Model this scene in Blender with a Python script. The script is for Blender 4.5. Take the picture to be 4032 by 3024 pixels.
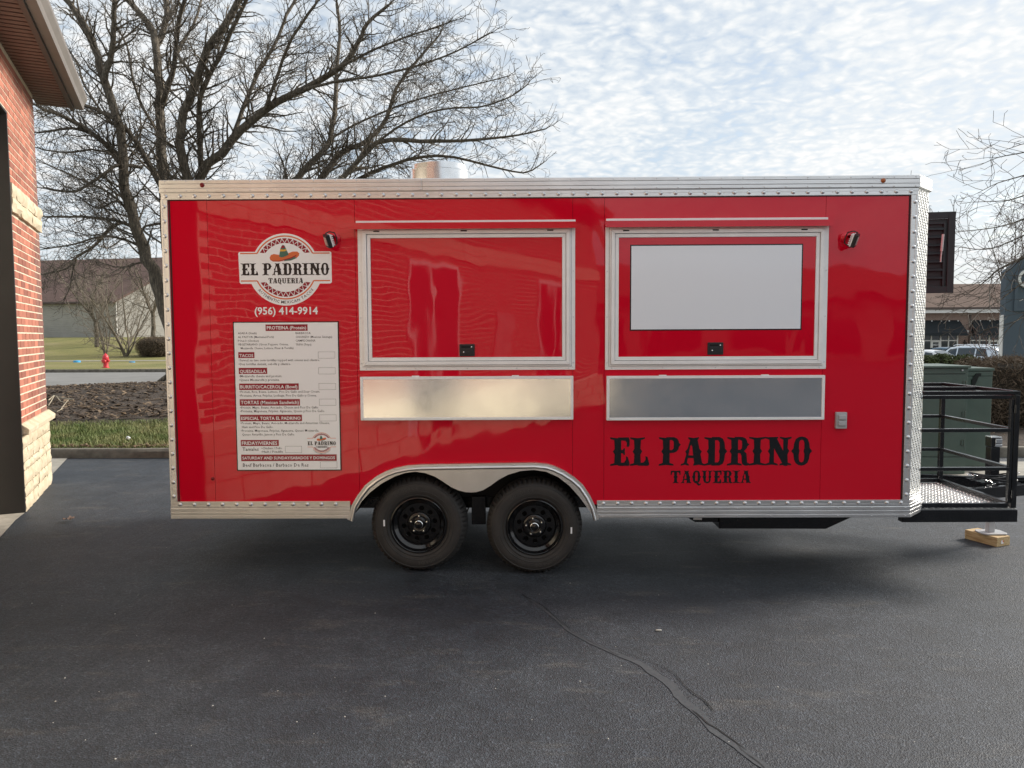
import bpy, math, random
from mathutils import Vector, Matrix
from mathutils.geometry import tessellate_polygon
R = math.radians
scene = bpy.context.scene
for o in list(bpy.data.objects): bpy.data.objects.remove(o)
col = scene.collection
rng = random.Random(7)

# ------------------------------------------------------------------ camera
FPX, CXP, CYP = 2950.0, 2016.0, 1512.0            # focal length and centre in photo pixels (4032 x 3024)
TILT, ROLL, YAW = R(3.722), R(-0.278), R(-0.585)
CAM = Vector((0, 0, 1.77))
FW = Vector((math.sin(YAW)*math.cos(TILT), math.cos(YAW)*math.cos(TILT), -math.sin(TILT)))
_rt = Vector((math.cos(YAW), -math.sin(YAW), 0)); _up = _rt.cross(FW)
RT = _rt*math.cos(ROLL) + _up*math.sin(ROLL); UP = -_rt*math.sin(ROLL) + _up*math.cos(ROLL)
cd = bpy.data.cameras.new('camera'); cam = bpy.data.objects.new('camera', cd); col.objects.link(cam)
cd.sensor_width = 36; cd.lens = FPX/4032*36; cd.clip_start = 0.05; cd.clip_end = 2000
m3 = Matrix((RT, UP, -FW)).transposed()
cam.matrix_world = Matrix.Translation(CAM) @ m3.to_4x4()
scene.camera = cam

# ------------------------------------------------------------------ sky, sun, exposure
SUN_AZ, SUN_EL = R(22), R(27)                      # azimuth measured from +X towards +Y
SUN_DIR = Vector((math.cos(SUN_AZ)*math.cos(SUN_EL), math.sin(SUN_AZ)*math.cos(SUN_EL), math.sin(SUN_EL)))
world = bpy.data.worlds.new('World'); scene.world = world; world.use_nodes = True
nt = world.node_tree; nt.nodes.clear()
def N(t, typ, **kw):
    n = t.nodes.new(typ)
    for k, v in kw.items():
        if k in ('op', 'operation'): n.operation = v
        elif hasattr(n, k): setattr(n, k, v)
        else: n.inputs[k.replace('_', ' ')].default_value = v
    return n
def L(t, a, b): t.links.new(a, b)
def ramp(t, fac, stops, interp='LINEAR'):
    n = t.nodes.new('ShaderNodeValToRGB'); n.color_ramp.interpolation = interp
    e = n.color_ramp.elements
    while len(e) < len(stops): e.new(0.5)
    for el, (p, c) in zip(e, stops):
        el.position = p; el.color = (c, c, c, 1) if isinstance(c, (int, float)) else (*c, 1)
    if fac is not None: L(t, fac, n.inputs[0])
    return n
def mixc(t, fac, a, b, blend='MIX'):
    n = t.nodes.new('ShaderNodeMix'); n.data_type = 'RGBA'; n.blend_type = blend
    for s, v in ((0, fac), (6, a), (7, b)):
        if hasattr(v, 'is_output'): L(t, v, n.inputs[s])
        elif isinstance(v, (int, float)): n.inputs[s].default_value = v
        else: n.inputs[s].default_value = (*v, 1)
    return n.outputs[2]
def math_(t, op, a, b=None, clamp=False):
    n = t.nodes.new('ShaderNodeMath'); n.operation = op; n.use_clamp = clamp
    for i, v in enumerate((a, b)):
        if v is None: continue
        if hasattr(v, 'is_output'): L(t, v, n.inputs[i])
        else: n.inputs[i].default_value = v
    return n.outputs[0]
sky = N(nt, 'ShaderNodeTexSky', sky_type='NISHITA', sun_disc=False)
sky.sun_elevation = SUN_EL; sky.sun_rotation = math.pi/2 - SUN_AZ
sky.air_density = 1.0; sky.dust_density = 1.5; sky.ozone_density = 1.0
tc = N(nt, 'ShaderNodeTexCoord'); sp = N(nt, 'ShaderNodeSeparateXYZ'); L(nt, tc.outputs['Generated'], sp.inputs[0])
zz = math_(nt, 'ADD', math_(nt, 'MAXIMUM', sp.outputs[2], 0.0), 0.16)
cx_ = math_(nt, 'DIVIDE', sp.outputs[0], zz); cy_ = math_(nt, 'DIVIDE', sp.outputs[1], zz)
cb = N(nt, 'ShaderNodeCombineXYZ'); L(nt, cx_, cb.inputs[0]); L(nt, cy_, cb.inputs[1])
n1 = N(nt, 'ShaderNodeTexNoise', Scale=16.0, Detail=6.0, Roughness=0.62, Distortion=0.3); L(nt, cb.outputs[0], n1.inputs['Vector'])
n2 = N(nt, 'ShaderNodeTexNoise', Scale=1.3, Detail=3.0, Roughness=0.5); L(nt, cb.outputs[0], n2.inputs['Vector'])
n3 = N(nt, 'ShaderNodeTexVoronoi', Scale=30.0); n3.feature = 'SMOOTH_F1'; n3.inputs['Smoothness'].default_value = 0.6
ds = N(nt, 'ShaderNodeTexNoise', Scale=9.0, Detail=3.0); L(nt, cb.outputs[0], ds.inputs['Vector'])
dm = N(nt, 'ShaderNodeVectorMath', operation='MULTIPLY_ADD'); L(nt, ds.outputs['Color'], dm.inputs[0])
dm.inputs[1].default_value = (0.13, 0.13, 0.0); L(nt, cb.outputs[0], dm.inputs[2]); L(nt, dm.outputs[0], n3.inputs['Vector'])
cells = math_(nt, 'SUBTRACT', 0.85, n3.outputs['Distance'])
den = math_(nt, 'ADD', math_(nt, 'MULTIPLY', n1.outputs[0], 0.75), math_(nt, 'MULTIPLY', cells, 0.42))
den = math_(nt, 'ADD', den, math_(nt, 'MULTIPLY', math_(nt, 'SUBTRACT', n2.outputs[0], 0.5), 1.05))
mask = ramp(nt, den, [(0.20, 0.48), (0.42, 0.84), (0.62, 0.98)], 'EASE')
hz = ramp(nt, sp.outputs[2], [(0.0, 1.0), (0.22, 0.0)], 'EASE')            # thicker veil near the horizon, all round
mk = math_(nt, 'MAXIMUM', mask.outputs[0], math_(nt, 'MULTIPLY', hz.outputs[0], 0.95))
CLOUD = 4.35
shade = ramp(nt, den, [(0.30, (0.68*CLOUD, 0.76*CLOUD, 0.84*CLOUD)), (0.54, (0.84*CLOUD, 0.89*CLOUD, 0.93*CLOUD)), (0.80, (1.03*CLOUD, 1.03*CLOUD, 1.02*CLOUD))])
skyc = mixc(nt, 1.0, sky.outputs[0], (0.80, 0.77, 0.74), 'MULTIPLY')
skyc = mixc(nt, mk, skyc, shade.outputs[0])
bg = N(nt, 'ShaderNodeBackground', Strength=0.10); L(nt, skyc, bg.inputs[0])
wo = N(nt, 'ShaderNodeOutputWorld'); L(nt, bg.outputs[0], wo.inputs[0])
sl = bpy.data.lights.new('sun', 'SUN'); sl.energy = 2.5; sl.angle = R(20.0); sl.color = (1.0, 0.94, 0.86)
sun = bpy.data.objects.new('sun', sl); col.objects.link(sun)
sun.rotation_euler = SUN_DIR.to_track_quat('Z', 'Y').to_euler(); sun.location = (20, 20, 30)
vs = scene.view_settings; vs.view_transform = 'Standard'; vs.look = 'None'; vs.gamma = 1; vs.use_curve_mapping = False
vs.exposure = 1.20

# ------------------------------------------------------------------ helpers
def ray(px, py): return FW + RT*((px-CXP)/FPX) - UP*((py-CYP)/FPX)
def at_y(px, py, y):
    d = ray(px, py); return CAM + d*((y-CAM.y)/d.y)
def at_z(px, py, z):
    d = ray(px, py); return CAM + d*((z-CAM.z)/d.z)
def sm(a, b, t):
    t = min(1, max(0, (t-a)/(b-a))); return t*t*(3-2*t)
def H(x, y):                                     # ground height without kerb steps
    left = 1 - sm(6, 14, x)
    z = -0.14*sm(-1.5, 4.5, x)
    z += left*1.65*sm(53, 74, y) + (1-left)*(-0.62*sm(18, 40, y) - 0.15*sm(45, 75, y))
    z += left*sm(11, 13, y)*0.24*math.exp(-(((x+9.8)/4.6)**2 + ((y-20.5)/4.0)**2))
    return z
def LH(x, y):                                    # lawn surface
    return H(x, y) + 0.12
def on_ground(px, py, f=LH):
    d = ray(px, py); t = 3.0; p = CAM + d*t
    while t < 300:
        p = CAM + d*t
        if p.z < f(p.x, p.y): break
        t += 0.05
    return p
ORG = {}
def link(o): col.objects.link(o); return o
def T(o, label=None, cat=None, group=None, kind=None):
    if label: o['label'] = label
    if cat: o['category'] = cat
    if group: o['group'] = group
    if kind: o['kind'] = kind
    return o
def empty(name, loc, rz=0, **kw):
    o = link(bpy.data.objects.new(name, None)); o.location = loc; o.rotation_euler.z = rz
    o.empty_display_size = 0.2; ORG[o] = Vector(loc); return T(o, **kw)
def org(p): return ORG.get(p, Vector((0, 0, 0)))
class MB:
    def __init__(s): s.v = []; s.f = []
    def add(s, vs, fs):
        n = len(s.v); s.v.extend([tuple(v) for v in vs]); s.f.extend([tuple(i+n for i in f) for f in fs]); return s
    def box(s, x0, x1, y0, y1, z0, z1):
        return s.add([(x0,y0,z0),(x1,y0,z0),(x1,y1,z0),(x0,y1,z0),(x0,y0,z1),(x1,y0,z1),(x1,y1,z1),(x0,y1,z1)],
                     [(0,3,2,1),(4,5,6,7),(0,1,5,4),(1,2,6,5),(2,3,7,6),(3,0,4,7)])
    def obox(s, c, a, b, d):                     # centre and three half-axis vectors
        c, a, b, d = Vector(c), Vector(a), Vector(b), Vector(d)
        if a.cross(b).dot(d) < 0: a = -a
        vs = [c+a*i+b*j+d*k for k in (-1,1) for i, j in ((-1,-1),(1,-1),(1,1),(-1,1))]
        return s.add(vs, [(0,3,2,1),(4,5,6,7),(0,1,5,4),(1,2,6,5),(2,3,7,6),(3,0,4,7)])
    def bar(s, p, q, w, h, up=(0,0,1)):
        p, q = Vector(p), Vector(q); d = (q-p); u = Vector(up); side = d.cross(u).normalized(); u = side.cross(d).normalized()
        return s.obox((p+q)/2, d/2, side*w/2, u*h/2)
    def tube(s, pts, rad, n=8, caps=True, closed=False):
        pts = [Vector(p) for p in pts]; m = len(pts); base = len(s.v)
        if isinstance(rad, (int, float)): rad = [rad]*m
        prev = None
        for i, p in enumerate(pts):
            a = pts[(i-1) % m] if (i or closed) else pts[0]; b = pts[(i+1) % m] if (i < m-1 or closed) else pts[-1]
            d = b-a
            if d.length < 1e-9: d = Vector((0,0,1))
            d.normalize()
            if prev is None:
                x = d.orthogonal().normalized()
            else:
                x = prev - d*prev.dot(d)
                x = x.normalized() if x.length > 1e-6 else d.orthogonal().normalized()
            prev = x; y = d.cross(x)
            for k in range(n):
                t = 2*math.pi*k/n; q = p + (x*math.cos(t) + y*math.sin(t))*rad[i]; s.v.append((q.x, q.y, q.z))
        for i in range(m if closed else m-1):
            j = (i+1) % m
            for k in range(n):
                k2 = (k+1) % n; s.f.append((base+i*n+k, base+i*n+k2, base+j*n+k2, base+j*n+k))
        if caps and not closed:
            s.f.append(tuple(base+k for k in reversed(range(n)))); s.f.append(tuple(base+(m-1)*n+k for k in range(n)))
        return s
    def lathe(s, prof, o=(0,0,0), ax=(0,0,1), n=24, seg=None):
        o = Vector(o); ax = Vector(ax).normalized(); x = ax.orthogonal().normalized(); y = ax.cross(x); base = len(s.v); m = len(prof)
        for k in range(n):
            t = 2*math.pi*k/n; e = x*math.cos(t)+y*math.sin(t)
            for i, (r, h) in enumerate(prof):
                if seg: r, h = seg(k, i, r, h)
                q = o + e*r + ax*h; s.v.append((q.x, q.y, q.z))
        for k in range(n):
            k2 = (k+1) % n
            for i in range(m-1):
                if prof[i][0] < 1e-6 and prof[i+1][0] < 1e-6: continue
                s.f.append((base+k*m+i, base+k2*m+i, base+k2*m+i+1, base+k*m+i+1))
        return s
    def prism(s, loops, mp, w0, w1, back=True):  # polygon with holes, mp(u,v,w) -> point, w0 = front
        pts = [p for l in loops for p in l]; tris = tessellate_polygon([[Vector((a, b, 0)) for a, b in l] for l in loops])
        n = len(pts); base = len(s.v)
        for w in (w0, w1):
            s.v.extend([tuple(mp(a, b, w)) for a, b in pts])
        for t in tris:
            a, b, c = [pts[i] for i in t]
            cw = (b[0]-a[0])*(c[1]-a[1])-(b[1]-a[1])*(c[0]-a[0])
            if abs(cw) < 1e-14: continue
            if cw < 0: t = (t[0], t[2], t[1])
            s.f.append(tuple(base+i for i in t))
            if back: s.f.append((base+n+t[0], base+n+t[2], base+n+t[1]))
        k = 0
        for li, l in enumerate(loops):
            m = len(l); ar = sum(l[i][0]*l[(i+1) % m][1]-l[(i+1) % m][0]*l[i][1] for i in range(m))
            flip = (ar < 0) == (li == 0)
            for i in range(m):
                a, b = base+k+i, base+k+(i+1) % m
                s.f.append((a, a+n, b+n, b) if not flip else (b, b+n, a+n, a))
            k += m
        return s
    def build(s, name, mat, parent=None, smooth=0, bevel=0, **kw):
        o = org(parent) if parent else Vector((0,0,0))
        me = bpy.data.meshes.new(name); me.from_pydata([(v[0]-o.x, v[1]-o.y, v[2]-o.z) for v in s.v], [], s.f); me.update()
        if mat: me.materials.append(mat)
        if smooth:
            me.polygons.foreach_set('use_smooth', [True]*len(me.polygons)); me.set_sharp_from_angle(angle=R(smooth))
        ob = link(bpy.data.objects.new(name, me))
        if parent: ob.parent = parent; ORG[ob] = o
        if bevel:
            b = ob.modifiers.new('bevel', 'BEVEL'); b.width = bevel; b.segments = 2; b.limit_method = 'ANGLE'
        return T(ob, **kw)
    def mesh(s, name, mat, smooth=0):
        me = bpy.data.meshes.new(name); me.from_pydata(s.v, [], s.f); me.update(); me.materials.append(mat)
        if smooth:
            me.polygons.foreach_set('use_smooth', [True]*len(me.polygons)); me.set_sharp_from_angle(angle=R(smooth))
        return me
def inst(name, me, loc, parent, rot=None, scale=None):
    o = link(bpy.data.objects.new(name, me)); o.location = Vector(loc)-org(parent); o.parent = parent; ORG[o] = Vector(loc)
    if rot is not None: o.rotation_euler = rot
    if scale is not None: o.scale = scale
    return o
def circ(cx, cy, r, n=32, a0=0, a1=360, full=True):
    m = n if full else n+1
    return [(cx+r*math.cos(R(a0+(a1-a0)*k/n)), cy+r*math.sin(R(a0+(a1-a0)*k/n))) for k in range(m)]
_tcache = {}
def text2d(s, bold=0.0, res=2):                  # default font as flat polygons: verts, faces, bbox
    key = (s, bold, res)
    if key in _tcache: return _tcache[key]
    c = bpy.data.curves.new('t', 'FONT'); c.body = s; c.size = 1; c.resolution_u = res; c.offset = bold; c.fill_mode = 'FRONT'
    o = bpy.data.objects.new('t', c); col.objects.link(o)
    me = bpy.data.meshes.new_from_object(o)
    vs = [(v.co.x, v.co.y) for v in me.vertices]; fs = [tuple(p.vertices) for p in me.polygons]
    bpy.data.objects.remove(o); bpy.data.curves.remove(c); bpy.data.meshes.remove(me)
    bb = (min(v[0] for v in vs), max(v[0] for v in vs), min(v[1] for v in vs), max(v[1] for v in vs)) if vs else (0, 0.3, 0, 0)
    _tcache[key] = (vs, fs, bb); return _tcache[key]

# ------------------------------------------------------------------ materials
def mat(name, colr, rough=0.5, metal=0.0, var=0.0, vscale=3.0, bump=0.0, bscale=40.0, bdist=0.01, spec=None, ior=None, detail=4.0, rvar=0.0, col2=None, dirt=None):
    m = bpy.data.materials.new(name); m.use_nodes = True; t = m.node_tree; b = t.nodes['Principled BSDF']
    b.inputs['Base Color'].default_value = (*colr, 1); b.inputs['Roughness'].default_value = rough; b.inputs['Metallic'].default_value = metal
    if ior: b.inputs['IOR'].default_value = ior
    if spec is not None: b.inputs['Specular IOR Level'].default_value = spec
    co = N(t, 'ShaderNodeTexCoord').outputs['Object']
    if var or col2:
        n = N(t, 'ShaderNodeTexNoise', Scale=vscale, Detail=detail, Roughness=0.6); L(t, co, n.inputs['Vector'])
        c2 = col2 if col2 else tuple(min(1, c*(1+var)) for c in colr); c1 = colr if col2 else tuple(c*(1-var) for c in colr)
        r = ramp(t, n.outputs[0], [(0.3, c1), (0.7, c2)]); L(t, r.outputs[0], b.inputs['Base Color'])
        if rvar:
            rr = ramp(t, n.outputs[0], [(0.3, rough-rvar), (0.7, rough+rvar)]); L(t, rr.outputs[0], b.inputs['Roughness'])
    if bump:
        n = N(t, 'ShaderNodeTexNoise', Scale=bscale, Detail=5.0, Roughness=0.6); L(t, co, n.inputs['Vector'])
        bp = N(t, 'ShaderNodeBump', Strength=bump, Distance=bdist); L(t, n.outputs[0], bp.inputs['Height']); L(t, bp.outputs[0], b.inputs['Normal'])
    return m
def nodes(m): return m.node_tree, m.node_tree.nodes['Principled BSDF']
M = {}
# red panel: glossy paint with the slow oil-can waves of thin sheet metal
def red_paint(name, wave):
    m = mat(name, (0.66, 0.0010, 0.020), 0.04, ior=1.52); t, b = nodes(m)
    co = N(t, 'ShaderNodeTexCoord').outputs['Object']
    mp = N(t, 'ShaderNodeMapping'); mp.inputs['Scale'].default_value = (1.25, 0.2, 0.62); L(t, co, mp.inputs[0])
    n = N(t, 'ShaderNodeTexNoise', Scale=1.5, Detail=2.0, Roughness=0.42, Distortion=0.5); L(t, mp.outputs[0], n.inputs['Vector'])
    g = N(t, 'ShaderNodeTexNoise', Scale=3.0, Detail=4.0); L(t, co, g.inputs['Vector'])
    rr = ramp(t, g.outputs[0], [(0.35, 0.015), (0.7, 0.06)]); L(t, rr.outputs[0], b.inputs['Roughness'])
    bp = N(t, 'ShaderNodeBump', Strength=1.0, Distance=wave); L(t, n.outputs[0], bp.inputs['Height']); L(t, bp.outputs[0], b.inputs['Normal'])
    return m
M['red'] = red_paint('red_paint', 0.008)
M['red_hatch'] = red_paint('red_hatch_paint', 0.0055)
def brushed(name, c, rough, sc=(2, 2, 160), bump=0.02, wave=0.0):
    m = mat(name, c, rough, 1.0); t, b = nodes(m); co = N(t, 'ShaderNodeTexCoord').outputs['Object']
    mp = N(t, 'ShaderNodeMapping'); mp.inputs['Scale'].default_value = sc; L(t, co, mp.inputs[0])
    n = N(t, 'ShaderNodeTexNoise', Scale=3.0, Detail=4.0); L(t, mp.outputs[0], n.inputs['Vector'])
    g = N(t, 'ShaderNodeTexNoise', Scale=5.0, Detail=5.0); L(t, co, g.inputs['Vector'])
    cc = ramp(t, g.outputs[0], [(0.3, tuple(x*0.86 for x in c)), (0.7, c)]); L(t, cc.outputs[0], b.inputs['Base Color'])
    rr = ramp(t, n.outputs[0], [(0.3, rough*0.8), (0.7, rough*1.25)]); L(t, rr.outputs[0], b.inputs['Roughness'])
    bp = N(t, 'ShaderNodeBump', Strength=1.0, Distance=bump*0.02); L(t, n.outputs[0], bp.inputs['Height'])
    if wave:
        w = N(t, 'ShaderNodeTexNoise', Scale=1.6, Detail=1.0); L(t, co, w.inputs['Vector'])
        b2 = N(t, 'ShaderNodeBump', Strength=1.0, Distance=wave); L(t, w.outputs[0], b2.inputs['Height']); L(t, bp.outputs[0], b2.inputs['Normal'])
        L(t, b2.outputs[0], b.inputs['Normal'])
    else: L(t, bp.outputs[0], b.inputs['Normal'])
    return m
M['alu'] = brushed('aluminium_trim', (0.86, 0.86, 0.86), 0.34, (1, 1, 60))
M['alu_frame'] = mat('satin_aluminium_frame', (0.92, 0.92, 0.92), 0.38, 0.10, var=0.05, vscale=8)
M['steel'] = mat('brushed_stainless', (0.84, 0.85, 0.87), 0.15, 1.0, var=0.03, vscale=5, rvar=0.03)
M['rivet'] = mat('rivet_metal', (0.74, 0.75, 0.77), 0.38, 1.0)
M['galv'] = mat('galvanised_sheet', (0.80, 0.81, 0.82), 0.2, 1.0, var=0.08, vscale=14)
M['plate'] = mat('tread_plate', (0.80, 0.80, 0.78), 0.32, 1.0, var=0.06, vscale=6)
M['floor_plate'] = mat('worn_floor_plate', (0.50, 0.50, 0.49), 0.45, 1.0, var=0.15, vscale=8)
M['slate_paint'] = mat('matt_slate_paint', (0.022, 0.028, 0.031), 0.6, var=0.1)
M['black_steel'] = mat('black_painted_steel', (0.010, 0.011, 0.013), 0.17, var=0.3, vscale=12, rvar=0.05)
M['black_plastic'] = mat('black_plastic', (0.012, 0.013, 0.016), 0.42)
M['black_rim'] = mat('gloss_black_rim', (0.006, 0.006, 0.007), 0.12, ior=1.6)
M['well'] = mat('wheel_well_black', (0.008, 0.008, 0.009), 0.8, var=0.3)
M['rubber'] = mat('tyre_rubber', (0.026, 0.025, 0.025), 0.62, var=0.28, vscale=9, bump=0.15, bscale=120, bdist=0.002, col2=(0.040, 0.037, 0.035))
M['white_print'] = mat('white_vinyl', (0.93, 0.94, 0.96), 0.12, ior=1.55)
M['white_board'] = mat('whiteboard', (0.86, 0.90, 0.96), 0.10, ior=1.6)
M['black_print'] = mat('black_vinyl', (0.008, 0.009, 0.012), 0.22)
M['red_print'] = mat('dark_red_vinyl', (0.30, 0.012, 0.03), 0.2)
M['orange_print'] = mat('orange_vinyl', (0.72, 0.16, 0.05), 0.2)
M['green_print'] = mat('green_vinyl', (0.06, 0.16, 0.12), 0.2)
M['yellow_print'] = mat('yellow_vinyl', (0.75, 0.42, 0.06), 0.2)
M['lens_red'] = mat('red_lens', (0.20, 0.002, 0.006), 0.1)
M['lens_amber'] = mat('amber_lens', (0.42, 0.11, 0.02), 0.12)
M['seam'] = mat('seam_shadow_gap', (0.05, 0.002, 0.004), 0.7)
M['grey_box'] = mat('grey_outlet', (0.45, 0.46, 0.47), 0.4, var=0.05)
M['chrome'] = mat('chrome', (0.88, 0.88, 0.88), 0.1, 1.0)
# ------------------------------------------------------------------ ground materials
def asphalt_mat():
    m = mat('sealed_asphalt', (0.03, 0.032, 0.036), 0.7); t, b = nodes(m); co = N(t, 'ShaderNodeTexCoord').outputs['Object']
    big = N(t, 'ShaderNodeTexNoise', Scale=0.62, Detail=8.0, Roughness=0.68); L(t, co, big.inputs['Vector'])
    mid = N(t, 'ShaderNodeTexNoise', Scale=4.5, Detail=6.0, Roughness=0.65); L(t, co, mid.inputs['Vector'])
    c = ramp(t, big.outputs[0], [(0.32, (0.015, 0.020, 0.028)), (0.50, (0.028, 0.034, 0.043)), (0.70, (0.054, 0.060, 0.069))]).outputs[0]
    mr = ramp(t, mid.outputs[0], [(0.3, 0.72), (0.7, 1.25)]); c = mixc(t, 1.0, c, mr.outputs[0], 'MULTIPLY')
    # tan dusty scuffs, stretched along x
    mp = N(t, 'ShaderNodeMapping'); mp.inputs['Scale'].default_value = (1.1, 3.2, 1); L(t, co, mp.inputs[0])
    sc = N(t, 'ShaderNodeTexNoise', Scale=1.7, Detail=6.0, Roughness=0.7); L(t, mp.outputs[0], sc.inputs['Vector'])
    sr = ramp(t, sc.outputs[0], [(0.56, 0.0), (0.74, 0.65)]); c = mixc(t, sr.outputs[0], c, (0.098, 0.092, 0.083))
    # squeegee streaks of the sealer on the left part
    mp2 = N(t, 'ShaderNodeMapping'); mp2.inputs['Scale'].default_value = (26, 0.5, 1); mp2.inputs['Rotation'].default_value = (0, 0, R(8)); L(t, co, mp2.inputs[0])
    st = N(t, 'ShaderNodeTexNoise', Scale=1.4, Detail=3.0); L(t, mp2.outputs[0], st.inputs['Vector'])
    sxyz = N(t, 'ShaderNodeSeparateXYZ'); L(t, co, sxyz.inputs[0])
    lm = ramp(t, math_(t, 'MULTIPLY', math_(t, 'ADD', sxyz.outputs[0], 6.0), 0.1), [(0.35, 1.0), (0.5, 0.0)])
    sr2 = ramp(t, st.outputs[0], [(0.55, 0.0), (0.75, 0.5)]); c = mixc(t, math_(t, 'MULTIPLY', sr2.outputs[0], lm.outputs[0]), c, (0.066, 0.068, 0.072))
    # coarse stone grain
    v = N(t, 'ShaderNodeTexVoronoi', Scale=130.0); L(t, co, v.inputs['Vector'])
    vs_ = N(t, 'ShaderNodeSeparateColor'); L(t, v.outputs['Color'], vs_.inputs[0])
    sp_ = ramp(t, vs_.outputs[0], [(0.0, 0.6), (0.5, 0.95), (0.85, 1.2), (1.0, 1.9)]); c = mixc(t, 1.0, c, sp_.outputs[0], 'MULTIPLY')
    v2 = N(t, 'ShaderNodeTexNoise', Scale=38.0, Detail=8.0, Roughness=0.8); L(t, co, v2.inputs['Vector'])
    gr = ramp(t, v2.outputs[0], [(0.3, 0.55), (0.50, 1.0), (0.70, 1.7)]); c = mixc(t, 1.0, c, gr.outputs[0], 'MULTIPLY')
    L(t, c, b.inputs['Base Color'])
    rr = ramp(t, big.outputs[0], [(0.3, 0.52), (0.7, 0.80)]); L(t, rr.outputs[0], b.inputs['Roughness'])
    hsum = math_(t, 'ADD', math_(t, 'MULTIPLY', v.outputs['Distance'], 0.6), v2.outputs[0])
    bp = N(t, 'ShaderNodeBump', Strength=0.8, Distance=0.008); L(t, hsum, bp.inputs['Height']); L(t, bp.outputs[0], b.inputs['Normal'])
    return m
M['asphalt'] = asphalt_mat()
M['crack'] = mat('crack_dark', (0.006, 0.006, 0.007), 0.9)
M['filler'] = mat('crack_filler', (0.034, 0.039, 0.046), 0.75, vscale=40, detail=8.0, col2=(0.062, 0.067, 0.074), bump=0.25, bscale=120, bdist=0.002)
M['concrete'] = mat('weathered_concrete', (0.30, 0.28, 0.24), 0.85, var=0.25, vscale=5, bump=0.3, bscale=60, bdist=0.004)
M['kerb'] = mat('kerb_concrete', (0.15, 0.135, 0.11), 0.9, var=0.4, vscale=6, bump=0.5, bscale=40, bdist=0.006)
M['street'] = mat('old_street_asphalt', (0.20, 0.195, 0.185), 0.85, var=0.14, vscale=0.8, bump=0.2, bscale=30)
def lawn_mat(name, c1, c2, c3, sc):
    m = mat(name, c1, 0.9); t, b = nodes(m); co = N(t, 'ShaderNodeTexCoord').outputs['Object']
    a = N(t, 'ShaderNodeTexNoise', Scale=sc, Detail=6.0, Roughness=0.65); L(t, co, a.inputs['Vector'])
    f = N(t, 'ShaderNodeTexNoise', Scale=9.0, Detail=6.0, Roughness=0.8); L(t, co, f.inputs['Vector'])
    c = ramp(t, a.outputs[0], [(0.3, c1), (0.5, c2), (0.72, c3)]).outputs[0]
    g = ramp(t, f.outputs[0], [(0.3, 0.6), (0.7, 1.4)]); c = mixc(t, 1.0, c, g.outputs[0], 'MULTIPLY'); L(t, c, b.inputs['Base Color'])
    bp = N(t, 'ShaderNodeBump', Strength=0.8, Distance=0.06); L(t, f.outputs[0], bp.inputs['Height']); L(t, bp.outputs[0], b.inputs['Normal'])
    return m
M['lawn'] = lawn_mat('lawn_ground', (0.055, 0.085, 0.018), (0.085, 0.115, 0.028), (0.12, 0.12, 0.045), 0.5)
M['far_lawn'] = lawn_mat('far_winter_lawn', (0.12, 0.125, 0.032), (0.19, 0.175, 0.05), (0.25, 0.21, 0.095), 0.22)
M['mulch'] = mat('mulch_soil', (0.026, 0.020, 0.015), 0.95, var=0.5, vscale=6, bump=1.0, bscale=26, bdist=0.05, col2=(0.085, 0.060, 0.042))

def sheet(name, mt, xs, ys, zf, kind='structure'):
    b = MB(); nx, ny = len(xs), len(ys)
    b.v = [(x, y, zf(x, y)) for y in ys for x in xs]
    b.f = [(j*nx+i, j*nx+i+1, (j+1)*nx+i+1, (j+1)*nx+i) for j in range(ny-1) for i in range(nx-1)]
    return b.build(name, mt, smooth=60, kind=kind)
def lin(a, b, n): return [a+(b-a)*i/(n-1) for i in range(n)]
XW = lin(-400, -40, 8) + lin(-34, 34, 52) + lin(40, 400, 8)
sheet('asphalt_lot', M['asphalt'], lin(-60, -3, 40) + lin(-2.8, 6, 89) + lin(6.5, 60, 40), lin(-60, 11.5, 60), lambda x, y: H(x, y))
# lawns, street, far ground
sheet('front_lawn', M['lawn'], XW, lin(10.95, 25.2, 40), lambda x, y: LH(x, y)-0.004 if x < 3.4 or y > 11.7 else H(x, y)-0.06)
sheet('street', M['street'], XW, lin(25.2, 37.7, 12), lambda x, y: H(x, y)+0.0 if x < 8 else H(x, y)+0.02)
sheet('far_lawn', M['far_lawn'], XW, lin(37.7, 100, 60) + lin(110, 600, 8), LH)
# far pavement crossing the left lawn
sheet('sidewalk', M['concrete'], lin(-60, 4, 40), lin(51.0, 52.6, 3), lambda x, y: LH(x, y)+0.02)
sheet('parking_lot', M['street'], lin(15, 90, 30), lin(37.9, 71.0, 24), lambda x, y: LH(x, y)+0.02)

def kerb(name, x0, x1, y, h=0.13, w=0.15, zf=None, seg=1.5):
    n = max(1, int(abs(x1-x0)/seg)); b = MB(); prof = [(0, -0.12), (0.012, h-0.03), (0.04, h), (w, h), (w, -0.12)]
    rr = random.Random(int(y*10)); jit = lambda: (rr.random()-0.5)*0.012
    for i in range(n+1):
        x = x0+(x1-x0)*i/n; z = zf(x, y)
        for (a, c) in prof: b.v.append((x, y+a+jit(), z+c+(jit()*0.6 if c > 0 else 0)))
    k = len(prof)
    for i in range(n):
        for j in range(k-1): b.f.append((i*k+j, (i+1)*k+j, (i+1)*k+j+1, i*k+j+1))
    return b.build(name, M['kerb'], smooth=40, kind='structure')
kerb('lot_kerb', -60, 3.4, 10.82, zf=H, seg=0.4)
kerb('lot_kerb', 3.55, 60, 11.5, h=0.15, zf=H, seg=0.5)
kerb('street_kerb', -60, 40, 37.6, h=0.16, zf=H, seg=2)
kerb('street_kerb', -60, 12, 25.0, h=0.14, zf=lambda x, y: H(x, y)-0.02, seg=2)
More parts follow.
